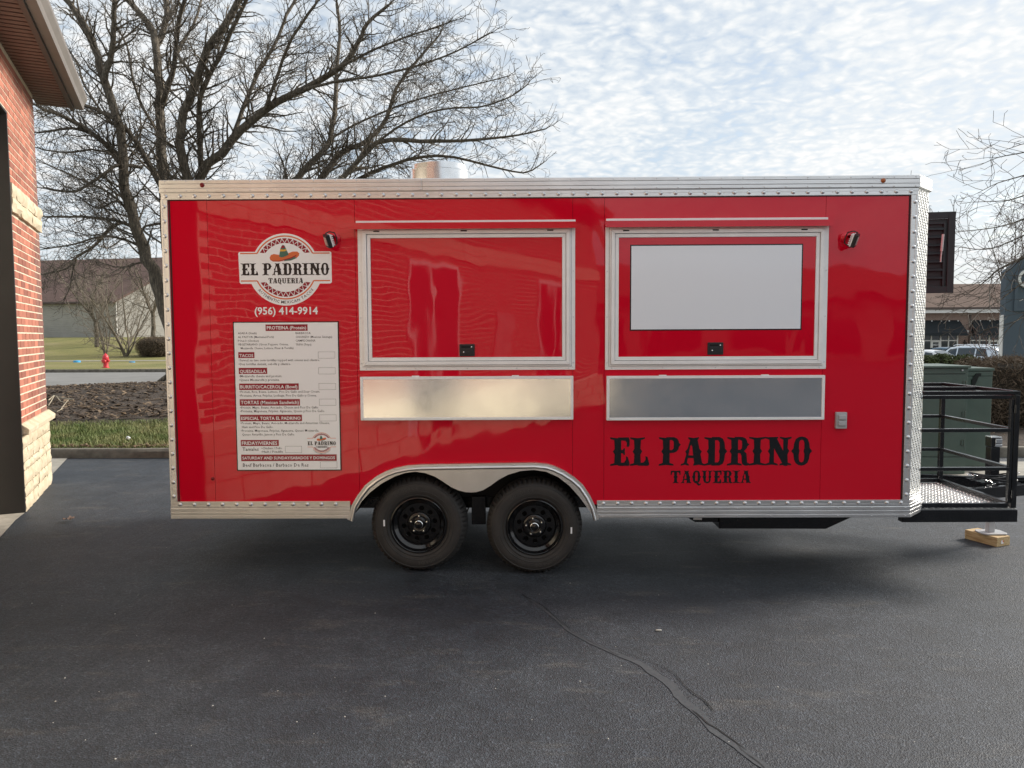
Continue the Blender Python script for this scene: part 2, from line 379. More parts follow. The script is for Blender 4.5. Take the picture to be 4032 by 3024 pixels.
# mulch bed under the big tree, with chips
def mulch_bed(name, cx, cy, rx, ry, lift):
    b = MB(); b.v.append((cx, cy, LH(cx, cy)+lift)); rings, seg = 12, 60; rr = random.Random(3)
    off = [1+0.06*math.sin(3*t)+0.04*rr.random() for t in [2*math.pi*k/seg for k in range(seg)]]
    for i in range(1, rings+1):
        for k in range(seg):
            t = 2*math.pi*k/seg; f = i/rings*off[k]; x = cx+rx*f*math.cos(t); y = cy+ry*f*math.sin(t)
            y = min(y, 24.85); b.v.append((x, y, LH(x, y)+lift*(1-(i/rings)**3)+0.006+(rr.random()*0.03 if i < rings else 0)))
    for k in range(seg):
        k2 = (k+1) % seg; b.f.append((0, 1+k, 1+k2))
        for i in range(rings-1): b.f.append((1+i*seg+k, 1+(i+1)*seg+k, 1+(i+1)*seg+k2, 1+i*seg+k2))
    return b.build(name, M['mulch'], smooth=60, kind='structure')
mulch_bed('mulch_bed', -9.6, 19.4, 7.0, 5.4, 0.07)
mulch_bed('mulch_bed', 8.6, 14.2, 5.2, 2.45, 0.05)
def chips(name, mt, n, fn, lo, hi, seed, zo=0.075):
    rr = random.Random(seed); b = MB()
    for _ in range(n):
        x, y = fn(rr); l = rr.uniform(lo, hi); a = rr.random()*math.pi; tilt = (rr.random()-0.5)*0.9
        d = Vector((math.cos(a), math.sin(a), tilt)).normalized(); s = d.cross(Vector((0,0,1))).normalized(); u = s.cross(d)
        z = LH(x, y)+zo+rr.random()*0.03
        b.obox((x, y, z), d*l/2, s*l*rr.uniform(.10,.22), u*0.006)
    return b.build(name, mt, kind='stuff')
def in_bed(rr):
    while True:
        x = rr.uniform(-14.5, -5); y = rr.uniform(14.1, 24)
        if ((x+9.6)/6.9)**2+((y-19.4)/5.3)**2 < 1: return x, y
M['chip_dark'] = mat('dark_mulch_chip', (0.030, 0.022, 0.016), 0.9, vscale=2.5, col2=(0.095, 0.066, 0.045))
M['chip_tan'] = mat('tan_mulch_chip', (0.17, 0.12, 0.075), 0.9, var=0.4, vscale=2)
T(chips('bark_chips', M['chip_dark'], 4200, in_bed, 0.06, 0.22, 5), 'dark bark chips strewn over the mound under the tree', 'mulch')
T(chips('dry_leaf_litter', M['chip_tan'], 1500, in_bed, 0.06, 0.2, 6), 'tan twigs and dry litter lying on the mulch mound', 'litter')
T(chips('fallen_leaves', M['chip_tan'], 260, lambda rr: (rr.uniform(-8.2, -3.5), 10.985+abs(rr.gauss(0, .10))), 0.03, 0.07, 8, 0.02), 'dry brown leaves gathered along the lot kerb', 'leaves')
T(chips('bed_litter', M['chip_tan'], 260, lambda rr: (rr.uniform(4.5, 13), rr.uniform(12.2, 15.8)), 0.05, 0.16, 9), 'pale litter on the mulch under the bare hedge', 'litter')
# grass blades of the near strip
def grass(name, n, x0, x1, y0, y1, seed, ok=lambda x, y: True):
    rr = random.Random(seed); b = MB()
    for _ in range(n):
        x, y = rr.uniform(x0, x1), rr.uniform(y0, y1)
        if not ok(x, y): continue
        h = rr.uniform(0.035, 0.10); a = rr.random()*6.283; w = 0.006; lx, ly = rr.gauss(0, .035), rr.gauss(0, .035); z = LH(x, y)-0.01
        c, s = math.cos(a)*w, math.sin(a)*w; i = len(b.v)
        b.v += [(x-c, y-s, z), (x+c, y+s, z), (x+c*.6+lx*.5, y+s*.6+ly*.5, z+h*.65), (x-c*.6+lx*.5, y-s*.6+ly*.5, z+h*.65), (x+lx, y+ly, z+h)]
        b.f += [(i, i+1, i+2, i+3), (i+3, i+2, i+4)]
    return b.build(name, M['grass'], kind='stuff', label='short green grass between the lot kerb and the mulch mound', cat='grass')
M['grass'] = mat('grass_blade', (0.075, 0.13, 0.022), 0.7, var=0.4, vscale=1.3, col2=(0.20, 0.185, 0.075))
grass('grass', 42000, -10.8, -3.2, 10.98, 16.0, 11, lambda x, y: ((x+9.6)/7.0)**2+((y-19.4)/5.35)**2 > 1 or rng.random() < .03)
# crack running through the asphalt: filled ribbon and open edges
CR = [(2065,2360,7),(2110,2392,10),(2160,2428,14),(2230,2490,18),(2330,2545,26),(2450,2590,30),(2540,2630,36),(2620,2690,44),(2700,2770,46),(2790,2850,46),(2890,2930,46),(2990,3000,46),(3120,3110,48),(3300,3260,50)]
def ribbon(name, pts, mt, z, wf=0.62):
    b = MB(); rr = random.Random(4); dense = []
    for (a, c) in zip(pts, pts[1:]):
        for k in range(6):
            f = k/6; dense.append(tuple(a[i]+(c[i]-a[i])*f for i in range(3)))
    dense.append(pts[-1])
    P = [at_z(p[0], p[1], -0.05) for p in dense]; hw = [p[2]/FPX*(P[i]-CAM).length*wf for i, p in enumerate(dense)]
    for i, p in enumerate(P):
        d = (P[min(i+1, len(P)-1)]-P[max(i-1, 0)]); s = Vector((d.y, -d.x, 0)).normalized(); j = .25*math.sin(i*.7)+.2*math.sin(i*.23+1)
        for k in (-1, 1):
            q = p+s*hw[i]*(k*(1+rr.uniform(-.13, .13))+j); b.v.append((q.x, q.y, H(q.x, q.y)+z))
    for i in range(len(P)-1): b.f.append((2*i, 2*i+1, 2*i+3, 2*i+2))
    return b.build(name, mt, kind='structure')
ribbon('filled_crack', CR, M['filler'], 0.0025, 0.42)
jr = random.Random(9)
def jag(pts):
    out = []
    for a, c in zip(pts, pts[1:]):
        for k in range(4): f = k/4; out.append((a[0]+(c[0]-a[0])*f+jr.uniform(-5, 5), a[1]+(c[1]-a[1])*f+jr.uniform(-4, 4), (a[2]+(c[2]-a[2])*f)*jr.uniform(.3, 1.2)))
    return out+[pts[-1]]
ribbon('open_crack', jag([(2110,2385,1.2),(2180,2440,1.6),(2250,2500,1.2),(2340,2552,1.6),(2440,2590,1.0)]), M['crack'], 0.0045)
ribbon('open_crack', jag([(2880,2912,2),(2960,2985,3.5),(3060,3068,3),(3200,3180,3)]), M['crack'], 0.0045)
ribbon('open_crack', [(2055,2355,2.0),(2075,2370,3),(2110,2385,1.2),(2140,2405,2),(2180,2440,1.5),(2240,2485,1.5)], M['crack'], 0.0045)
ribbon('open_crack', [(2470,2575,1.0),(2520,2600,2.0),(2600,2625,2.2),(2660,2660,2.5),(2695,2702,3),(2735,2735,4),(2775,2760,5),(2800,2790,4),(2815,2808,1)], M['crack'], 0.0045)
ribbon('open_crack', [(2722,2798,1),(2745,2815,5),(2790,2855,6),(2830,2877,5),(2870,2905,6),(2915,2935,3),(2940,2955,1)], M['crack'], 0.0045)
# concrete apron strip along the brick building and utility pad
# ------------------------------------------------------------------ brick building on the left
UX = Vector((0.413, -0.911, 0)).normalized(); NX = Vector((-UX.y, UX.x, 0))     # u towards the camera, n out of the wall
C0 = at_z(197, 1902, 0.0)
def W(u, n, z): return Vector((C0.x, C0.y, 0)) + UX*u + NX*n + Vector((0, 0, z))
def wbox(b, u0, u1, n0, n1, z0, z1):
    return b.obox(W((u0+u1)/2, (n0+n1)/2, (z0+z1)/2), UX*(u1-u0)/2, NX*(n1-n0)/2, Vector((0,0,(z1-z0)/2)))
UOP = (Vector(at_z(103, 2018, 0.0))-Vector((C0.x, C0.y, 0))).dot(UX)             # far jamb of the bay opening
ZS = 4.62; ZSILL = 0.80; ZOP = 3.98; UEND = 18.6; UO2 = 6.05
bb = empty('brick_building', (C0.x, C0.y, 0), label='red brick commercial building with stone base and dark bay opening', cat='building')
M['mortar'] = mat('mortar', (0.64, 0.56, 0.43), 0.9, var=0.12, vscale=12, bump=0.3, bscale=90, bdist=0.003)
def brick_mat(name, c1, c2):
    m = mat(name, c1, 0.85, bump=0.35, bscale=70, bdist=0.004); t, b = nodes(m)
    oi = N(t, 'ShaderNodeObjectInfo'); co = N(t, 'ShaderNodeTexCoord').outputs['Object']
    n = N(t, 'ShaderNodeTexNoise', Scale=9.0, Detail=6.0); L(t, co, n.inputs['Vector'])
    f = math_(t, 'ADD', math_(t, 'MULTIPLY', oi.outputs['Random'], 0.7), math_(t, 'MULTIPLY', n.outputs[0], 0.5))
    r = ramp(t, f, [(0.15, c1), (0.55, c2), (0.95, tuple(min(1, x*1.35) for x in c2))]); L(t, r.outputs[0], b.inputs['Base Color'])
    return m
M['brick'] = brick_mat('red_brick', (0.22, 0.080, 0.058), (0.37, 0.140, 0.092))
def bricks_far():
    m = mat('red_brick_run', (0.3, 0.08, 0.045), 0.85); t, b = nodes(m); co = N(t, 'ShaderNodeTexCoord').outputs['Object']
    n = N(t, 'ShaderNodeTexNoise', Scale=4.0, Detail=3.0); L(t, co, n.inputs['Vector'])
    r = ramp(t, n.outputs[0], [(0.3, (0.19, 0.085, 0.068)), (0.7, (0.29, 0.14, 0.105))]); L(t, r.outputs[0], b.inputs['Base Color']); return m
M['brick_run'] = bricks_far()
M['stone'] = mat('limestone', (0.46, 0.38, 0.25), 0.9, var=0.2, vscale=7, bump=0.6, bscale=28, bdist=0.012, col2=(0.62, 0.54, 0.40))
M['dark_metal'] = mat('dark_bronze_metal', (0.016, 0.015, 0.015), 0.5, var=0.15, vscale=4)
M['brown_metal'] = mat('brown_aluminium', (0.075, 0.052, 0.042), 0.45, var=0.1)
M['gutter'] = mat('taupe_gutter', (0.19, 0.165, 0.145), 0.4, var=0.08)
M['soffit'] = mat('brown_soffit', (0.17, 0.105, 0.080), 0.5, var=0.12)
M['shingle'] = mat('brown_shingle', (0.10, 0.07, 0.055), 0.9, var=0.3, vscale=2)
b = MB()                                                                        # wall core, mortar faced
wbox(b, 0.012, UOP, -0.3, 0, 0, ZS+.05); wbox(b, UOP, UO2, -0.3, 0, ZOP, ZS+.05); wbox(b, UO2, UEND, -0.3, 0, 0, ZS+.05)
b.build('wall', M['mortar'], bb)
b = MB(); wbox(b, 0.02, UEND, -9, -0.32, 0, ZS); b.build('wall_core', M['mortar'], bb)
b = MB(); wbox(b, UOP+.05, UO2-.05, -0.85, -0.8, 0, ZOP); b.build('bay_door', M['dark_metal'], bb)
# jamb and header cladding of the opening
for u0, u1, z0, z1, nm in ((UOP, UOP+.03, 0, ZOP, 'jamb'), (UO2-.03, UO2, 0, ZOP, 'jamb'), (UOP, UO2, ZOP-.03, ZOP, 'header')):
    b = MB(); wbox(b, u0+.002, u1-.002, -0.8, 0.022, z0+.004, z1); b.build(nm, M['dark_metal'], bb, bevel=.003)
# bricks
CH, BH, BL = 0.0785, 0.0635, 0.196
def brick_mesh(l):
    q = MB(); rr = random.Random(int(l*999)); q.box(-l/2, l/2, -0.05, 0, 0, BH); q.v = [(x+rr.uniform(-.002,.002), y, z+rr.uniform(-.0015,.0015)) for x, y, z in q.v]
    return q.mesh('brick', M['brick'])
full = [brick_mesh(BL), brick_mesh(BL-.001), brick_mesh(BL+.001)]; half = brick_mesh(BL/2-.005)
ROTB = (0, 0, math.atan2(UX.y, UX.x))
allb = []
ZB0, ZB1 = 3.02, 3.30                                                            # limestone band
z = ZSILL+.085; row = 0; u_first = 0.0
while z+BH < ZS-.01:
    u = 0.0 if row % 2 == 0 else -(BL+.014)/2
    while u < UEND:
        u0, u1 = max(u, 0.0), min(u+BL, UEND)
        inop = (u1 > UOP-.002 and u0 < UO2+.002 and z < ZOP+.005)
        if inop and u0 < UOP-.06: u1 = UOP-.004; inop = False
        if z+BH > ZB0-.01 and z < ZB1+.01: inop = True
        if not inop and u1-u0 > .04: allb.append((u0, u1, z))
        u += BL+.014
    z += CH; row += 1
def vis(u, z):
    p = W(u, 0.02, z)-CAM; d = p.dot(FW)
    if d < .3: return None
    x, y = CXP+FPX*p.dot(RT)/d, CYP-FPX*p.dot(UP)/d
    return d if (-20 < x < 420 and -20 < y < 3000) else None
vl = sorted([(d, i) for i, (u0, u1, z) in enumerate(allb) for d in [vis((u0+u1)/2, z)] if d])
vis_ids = set(i for d, i in vl[:300]); run = MB()
for i, (u0, u1, z) in enumerate(allb):
    if i in vis_ids:
        l = u1-u0; me = full[rng.randrange(3)] if abs(l-BL) < .003 else half
        o = inst('brick', me, W((u0+u1)/2, 0.0035+rng.uniform(0, .002), z), bb, ROTB)
        if me is half: o.scale = (l/(BL/2-.005), 1, 1)
    else: wbox(run, u0, u1, -.03, .0035+rng.uniform(0, .002), z, z+BH)
T(run.build('brick_run', M['brick_run'], bb), kind='stuff')
def rock(name, u0, u1, z0, z1, proud, seed, endface=0.0):
    rr = random.Random(seed); nu, nz = 5, 4; q = MB()
    for j in range(nz):
        for i in range(nu):
            fu, fz = i/(nu-1), j/(nz-1); edge = i in (0, nu-1) or j in (0, nz-1)
            n = proud*(0.45+0.35*rr.random()) if edge else proud*(0.8+0.5*rr.random())
            q.v.append(tuple(W(u0+(u1-u0)*fu+(rr.uniform(-.012,.012) if not edge else rr.uniform(-.004,.004)), n, z0+(z1-z0)*fz+rr.uniform(-.004,.004))))
    k = len(q.v)
    for j in range(nz):
        for i in range(nu): q.v.append(tuple(W(u0+(u1-u0)*i/(nu-1), -.1, z0+(z1-z0)*j/(nz-1))))
    for j in range(nz-1):
        for i in range(nu-1): q.f.append((j*nu+i+1, j*nu+i, (j+1)*nu+i, (j+1)*nu+i+1))
    rim = [(0, i) for i in range(nu)] + [(j, nu-1) for j in range(1, nz)] + [(nz-1, i) for i in range(nu-2, -1, -1)] + [(j, 0) for j in range(nz-2, 0, -1)]
    for (a, c), (d, e) in zip(rim, rim[1:]+rim[:1]): q.f.append((a*nu+c, d*nu+e, k+d*nu+e, k+a*nu+c))
    return q.build(name, M['stone'], bb, smooth=25)
sd = 100; zc = 0.0
for h in (.15, .12, .15, .09, .14, .14):
    u = -0.01
    while u < UOP-.02:
        l = rng.uniform(.16, .42); l = UOP-.004-u if UOP-.004-(u+l) < .12 else l
        rock('stone', u+.005, u+l-.005, zc+.004, zc+h-.006, 0.034, sd); sd += 1; u += l
    zc += h
for i, (u0, u1) in enumerate(((-0.01, .62), (.625, UOP-.002))):                   # sloped water-table sill
    q = MB(); pr = [(-.05, ZSILL-.01), (.080, ZSILL-.01), (.088, ZSILL+.045), (.02, ZSILL+.10), (-.05, ZSILL+.10)]
    for u in (u0, u1): q.v += [tuple(W(u-(.02 if (i == 0 and u == u0) else 0), n, z)) for n, z in pr]
    q.f = [(0,1,6,5),(1,2,7,6),(2,3,8,7),(3,4,9,8),(4,3,2,1,0),(5,6,7,8,9)]
    q.build('sill_stone', M['stone'], bb, bevel=.008)
for (z0, z1) in ((ZB0, ZB0+.135), (ZB0+.14, ZB1)):
    u = -.03
    while u < UOP-.02:
        l = rng.uniform(.4, .75); l = UOP-.004-u if UOP-.004-(u+l) < .2 else l
        rock('stone', u+.003, u+l-.003, z0, z1, 0.05, sd); sd += 1; u += l
# far stretch of stone base behind the camera side
u = UO2
q = MB()
while u < UEND:
    for k, h in enumerate((.27, .27, .27)): wbox(q, u+.006, u+.494, -.05, .05+.012*((k+int(u*2)) % 2), k*.27+.004, k*.27+.262)
    u += .5
u = UO2
while u < UEND:
    wbox(q, u+.003, u+.597, -.05, .055, ZB0, ZB0+.135); wbox(q, u+.003, u+.597, -.05, .06, ZB0+.14, ZB1); u += .6
T(q.build('stone_run', M['stone'], bb), kind='stuff')
q = MB(); wbox(q, 12.75, 13.5, .02, .04, 1.05, 2.15); q.build('notice_panel', M['concrete'], bb)
# eave: soffit panels, fascia, gutter
UE0 = -0.42; OV = 0.34
u = UE0
while u < 7.0:
    q = MB(); wbox(q, u+.018, u+.092, -.02, OV, ZS, ZS+.018); q.build('soffit_panel', M['soffit'], bb); u += .1
q = MB(); wbox(q, UE0, UEND, -.02, OV, ZS+.02, ZS+.03); q.build('soffit_backing', M['dark_metal'], bb)
q = MB(); wbox(q, 7.0, UEND, -.02, OV, ZS, ZS+.015); q.build('soffit_run', M['soffit'], bb)
q = MB(); wbox(q, UE0, UEND, OV, OV+.045, ZS-.03, ZS+.20); q.build('fascia', M['brown_metal'], bb)
pr = [(OV+.05, ZS+.0), (OV+.14, ZS+.0), (OV+.15, ZS+.06), (OV+.185, ZS+.12), (OV+.185, ZS+.165), (OV+.175, ZS+.165), (OV+.16, ZS+.12), (OV+.06, ZS+.02), (OV+.05, ZS+.02)]
q = MB(); k = len(pr)
for u in (UE0-.02, UEND): q.v += [tuple(W(u, n, z)) for n, z in pr]
q.f = [(i, (i+1) % k, k+(i+1) % k, k+i) for i in range(k)] + [tuple(range(k-1, -1, -1))]
q.build('gutter', M['gutter'], bb)
q = MB(); a = [W(UE0, OV+.1, ZS+.19), W(UEND, OV+.1, ZS+.19), W(UEND, -4.5, ZS+2.6), W(UE0+2, -4.5, ZS+2.6), W(UE0, -9.3, ZS+.19), W(UEND, -9.3, ZS+.19)]
q.v = [tuple(p) for p in a]; q.f = [(0,1,2,3),(3,2,5,4),(0,3,4)]; q.build('roof', M['shingle'], bb)
# doors and windows of the wall stretch beside and behind the photographer (seen mirrored in the trailer)
M['glass_dark'] = mat('dark_glass', (0.02, 0.025, 0.03), 0.05, ior=1.5)
M['white_trim'] = mat('white_trim', (0.74, 0.73, 0.70), 0.5)
for (u0, u1, z0, z1, nm) in ((9.9, 11.32, .02, 2.89, 'door'), (14.8, 16.1, .02, 2.89, 'door')):
    q = MB(); wbox(q, u0, u1, .012, .05, z0, z1); f = q.build(nm, M['white_trim'], bb)
    mid = (u0+u1)/2
    for a, c in ((u0+.07, mid-.04), (mid+.04, u1-.07)):
        q = MB(); wbox(q, a, c, .05, .056, z0+.07, z1-.07); q.build('pane', M['glass_dark'], f)
# concrete strip along the wall
q = MB(); e0 = (Vector(at_z(0, 2118, 0))-Vector((C0.x, C0.y, 0))).dot(NX); e1 = (Vector(at_z(252, 1820, 0))-Vector((C0.x, C0.y, 0))).dot(NX)
ew = (e0+e1)/2
q.v = [tuple(W(u, n, .006)) for u, n in ((-2.15, -.9), (UEND, -.9), (UEND, e0), (UOP+.35, e0*.98), (UOP, .02), (-.0, .02), (-.15, e1), (-2.15, e1))]
q.f = [tuple(reversed(range(8)))]
T(q.build('concrete_apron', M['concrete']), kind='structure')
# ------------------------------------------------------------------ the food trailer
YS = 5.5; X0, X1 = -2.60, 2.872; Z0, Z1 = 0.414, 2.904; CHF = 0.17; YB = 7.63
def S(px, py): p = at_y(px, py, YS); return p.x, p.z
def SX(px, py=1400): return S(px, py)[0]
def SZ(py, px=2016): return S(px, py)[1]
def side(u, v, w): return (u, YS-w, v)              # u along x, v up, w proud of the side towards the camera
tr = empty('food_trailer', (0.13, 6.55, H(0, 6)), label='red concession trailer with menu board, two serving hatches and aluminium trim', cat='food trailer')
ZTB = SZ(778); ZBT = SZ(1971); ZCAP = SZ(751)       # top and bottom of the red sheet, lower edge of the roof cap
# arch outline of the fender, photo pixels of the 2.087x crop
cp = lambda x, y: S(1340+x/2.087, 1780+y/2.087)
ARCH = [cp(*p) for p in ((72,548),(100,430),(150,345),(215,262),(300,195),(380,152),(455,125),(560,104),(680,96),(800,94),(1100,89),(1430,84),(1600,82),(1700,92),(1760,110),(1840,148),(1920,200),(1990,262),(2050,350),(2098,450),(2122,542))]
def arch_z(x):
    for (a, b) in zip(ARCH, ARCH[1:]):
        if a[0] <= x <= b[0]: return a[1]+(b[1]-a[1])*(x-a[0])/(b[0]-a[0])
    return -1
# red sheets, each between its seams
seams = [X0+.02, SX(832), SX(1406), SX(2255), SX(2379), SX(3240), X1-.01]
for i in range(6):
    a, c = seams[i]+.0012, seams[i+1]-.0012; low = []
    n = 40
    for k in range(n+1):
        x = a+(c-a)*k/n; low.append((x, max(ZBT-.03, arch_z(x)-.012 if arch_z(x) > 0 else 0)))
    loop = low + [(c, ZTB+.02), (a, ZTB+.02)]
    MB().prism([loop], side, 0.0, -0.02).build('side_panel', M['red'], tr)
b = MB()                                            # dark core behind the sheets: body box with wheel recess left open
OUT = [(X0+.01, YS+.022), (X1-.01, YS+.022), (X1+CHF-.01, YS+CHF+.01), (X1+CHF-.01, YB-CHF-.01), (X1-.01, YB-.01), (X0+.01, YB-.01)]
MB().prism([OUT], lambda u, v, w: (u, v, w), Z1-.03, 1.04).build('body_core', M['well'], tr)
xa, xb = ARCH[0][0]+.03, ARCH[-1][0]-.03
b = MB(); b.box(X0+.01, xa, YS+.022, YB-.01, Z0+.02, 1.04); b.box(xb, X1-.01, YS+.022, YB-.01, Z0+.02, 1.04); b.box(xa, xb, YS+.36, YB-.36, .50, 1.04)
b.box(X1-.01, X1+CHF-.012, YS+CHF+.01, YB-CHF-.01, Z0+.02, 1.04)
b.build('floor_frame', M['well'], tr)
def strip(path, off0, off1, z0, z1):                # band following an open path (travel direction has outward on its right)
    q = MB(); P = [Vector((x, y, 0)) for x, y in path]; ns = []
    for i in range(len(P)):
        e = []
        if i > 0: d = (P[i]-P[i-1]).normalized(); e.append(Vector((d.y, -d.x, 0)))
        if i < len(P)-1: d = (P[i+1]-P[i]).normalized(); e.append(Vector((d.y, -d.x, 0)))
        n = sum(e, Vector()).normalized(); ns.append(n/max(.3, n.dot(e[0])))
    for p, n in zip(P, ns):
        a, c = p+n*off0, p+n*off1; q.v += [(a.x, a.y, z0), (c.x, c.y, z0), (c.x, c.y, z1), (a.x, a.y, z1)]
    for i in range(len(P)-1):
        for k in range(4): q.f.append((4*i+k, 4*i+(k+1) % 4, 4*(i+1)+(k+1) % 4, 4*(i+1)+k))
    q.f += [(0, 3, 2, 1), tuple(4*(len(P)-1)+k for k in range(4))]
    return q
RING = [(X0, YS), (X1, YS), (X1+CHF, YS+CHF), (X1+CHF, YB-CHF), (X1, YB), (X0, YB)]
def merge(*qs):
    m = MB()
    for q in qs: m.add(q.v, q.f)
    return m
h = Z1-ZCAP; XJ = SX(1663, 720)
near = [(X0-.006, YS), (XJ-.001, YS)]; rest = [(XJ+.001, YS)] + RING[1:] + [(X0-.006, YB)] + [(X0-.006, YS+.02)]
for path in (near, rest):
    cap = merge(strip(path, -.02, .012, ZCAP, Z1), strip(path, .012, .019, ZCAP+.004, ZCAP+h*.30), strip(path, .012, .019, ZCAP+h*.345, ZCAP+h*.655), strip(path, .012, .019, ZCAP+h*.70, Z1-.004))
    cap.build('roof_rail', M['alu'], tr, bevel=.002)
MB().prism([[(X0, YS), (X1, YS), (X1+CHF, YS+CHF), (X1+CHF, YB-CHF), (X1, YB), (X0, YB)]], lambda u, v, w: (u, v, w), Z1-.008, Z1-.028).build('roof', M['galv'], tr)
# J-trim with the domed rivets
zt0, zt1 = ZTB, ZCAP-.002
merge(strip([(X0, YS), (X1, YS)], -.004, .008, zt0, zt1), strip([(X0, YS), (X1, YS)], .008, .011, zt0+.002, zt0+.016), strip([(X0, YS), (X1, YS)], .008, .011, zt1-.019, zt1-.002)).build('top_trim', M['alu'], tr)
zb0, zb1 = SZ(1994), ZBT
zr0, zr1 = SZ(2039), zb0-.002
def lower(path, nm):
    h = zr1-zr0
    merge(strip(path, -.004, .008, zb0, zb1), strip(path, .008, .011, zb0+.002, zb0+.014), strip(path, .008, .011, zb1-.016, zb1-.002)).build('bottom_trim', M['alu'], tr)
    merge(strip(path, -.03, .012, zr0, zr1), strip(path, .012, .018, zr0+.003, zr0+h*.3), strip(path, .012, .018, zr0+h*.36, zr0+h*.63), strip(path, .012, .018, zr0+h*.7, zr1-.003)).build('bottom_rail', M['alu'], tr, bevel=.0015)
lower([(X0-.004, YS), (ARCH[0][0]+.012, YS)], 0)
lower([(ARCH[-1][0]-.012, YS), (X1, YS), (X1+CHF, YS+CHF), (X1+CHF, YB-CHF)], 1)
lower([(X1, YB), (X0, YB)], 2)
TW = 0.050
for xx0, xx1 in ((X0-.004, X0+TW-.004), (X1-TW, X1+.002)):
    q = MB().prism([[(xx0, zb1+.001), (xx1, zb1+.001), (xx1, zt0-.001), (xx0, zt0-.001)]], side, .009, -.004)
    xm = (xx0+xx1)/2
    for dx in (-.017, .017): q.box(xm+dx-.006, xm+dx+.006, YS-.012, YS-.009, zb1+.002, zt0-.002)
    q.build('corner_trim', M['alu'], tr)
# shade in the gaps along the trim, painted as dark strips
for xx in (X0+TW+.0, X1-TW-.012): MB().prism([[(xx, zb1), (xx+.012, zb1), (xx+.012, zt0), (xx, zt0)]], side, .0022, -.002).build('gap_shade_strip', M['seam'], tr)
MB().prism([[(X0, zt0-.008), (X1, zt0-.008), (X1, zt0), (X0, zt0)]], side, .0018, -.002).build('gap_shade_strip', M['seam'], tr)
# rear, far side and front skin
MB().box(X0, X0+.012, YS+.02, YB-.01, Z0+.1, ZTB+.02).build('rear_wall', M['red'], tr)
MB().box(X0+.02, X1-.01, YB-.012, YB, Z0+.1, ZTB+.02).build('far_wall', M['red'], tr)
MB().box(X1+CHF-.012, X1+CHF, YS+CHF+.0, YB-CHF, 1.32, ZTB+.05).build('front_wall', M['red'], tr)
MB().box(X1+CHF-.012, X1+CHF+.002, YS+CHF+.0, YB-CHF, ZBT-.01, 1.318).build('stone_guard', M['plate'], tr)
# tread-plate corner of the nose
zc0, zc1 = zr0+.11, ZCAP-.001
cd_ = Vector((1, 1, 0)).normalized(); cn = Vector((1, -1, 0)).normalized(); clen = CHF*math.sqrt(2)
for sgn in (0, 1):
    p0 = Vector((X1, YS, 0)) if sgn == 0 else Vector((X1+CHF, YB-CHF, 0)); dd = cd_ if sgn == 0 else Vector((-1, 1, 0)).normalized(); nn = cn if sgn == 0 else Vector((1, 1, 0)).normalized()
    q = MB(); q.obox(p0+dd*clen/2-nn*.003+Vector((0, 0, (zc0+zc1)/2)), dd*(clen/2), nn*.004, Vector((0, 0, (zc1-zc0)/2)))
    cp_ = q.build('nose_corner_plate', M['plate'], tr)
    q = MB(); z = zc0+.012; r = 0
    while z < zc1-.01:
        for k in range(9):
            s = .010+k*.027+(.0 if r % 2 else .0135)
            if s > clen-.012: continue
            a = R(48) if (k+r//2) % 2 else R(-48); dv = dd*math.cos(a)+Vector((0, 0, math.sin(a))); sv = nn.cross(dv)
            c = p0+dd*s+nn*.0015+Vector((0, 0, z)); t = dv*.0125; w = sv*.0036
            q.add([c-t, c-w, c+t, c+w, c+nn*.0032-t*.45, c+nn*.0032-w*.4, c+nn*.0032+t*.45, c+nn*.0032+w*.4], [(4,5,6,7),(0,1,5,4),(1,2,6,5),(2,3,7,6),(3,0,4,7)])
        z += .0195; r += 1
    T(q.build('tread_bars', M['plate'], cp_), kind='stuff')
# domed rivets
q = MB(); q.lathe([(0.0152, 0), (0.0152, .002), (.0128, .0060), (.0072, .0088), (0, .0098)], n=12); RIV = q.mesh('rivet', M['rivet'], smooth=40)
RR = (R(90), 0, 0)
def rivet(px, py, w=.009): x, z = S(px, py); inst('rivet', RIV, (x, YS-w, z), tr, RR)
zm = (zt0+zt1)/2
x = S(653, 766)[0]; step = (S(3585, 753)[0]-x)/51
for k in range(52): inst('rivet', RIV, (x+step*k, YS-.009, zm), tr, RR)
zm2 = (zb0+zb1)/2
xs = S(712, 1985)[0]; k = 0
while xs+.1055*k < ARCH[0][0]-.02: inst('rivet', RIV, (xs+.1055*k, YS-.009, zm2), tr, RR); k += 1
xs = ARCH[-1][0]+.035; k = 0
while xs+.1045*k < X1-.03: inst('rivet', RIV, (xs+.1045*k, YS-.009, zm2), tr, RR); k += 1
for xx in (X0+TW/2-.004, X1-TW/2+.002):
    for k in range(21): inst('rivet', RIV, (xx, YS-.009, zt0-.05-(zt0-zb1-.09)*k/20), tr, RR)
# small screws of rails and trims
sc = MB()
def screw(x, z, w, r=.0055, y=None): sc.lathe([(r, 0), (r*.9, .003), (r*.5, .004), (0, .004)], (x, YS-w, z), (0, -1, 0), 7)
for k in range(36):
    x = X0+.035+k*(X1-X0-.06)/35; screw(x, Z1-h*.15, .019); screw(x, ZCAP+h*.14, .019)
hh = zr1-zr0
for rng_ in ((X0+.05, ARCH[0][0]-.03, 6), (ARCH[-1][0]+.03, X1-.03, 10)):
    for k in range(rng_[2]):
        x = rng_[0]+(rng_[1]-rng_[0])*k/(rng_[2]-1); screw(x, zr0+hh*.16, .018, .005); screw(x, zr1-hh*.15, .018, .005)
for k in range(14): screw(X0+.18+k*.39, zm, .009, .004)
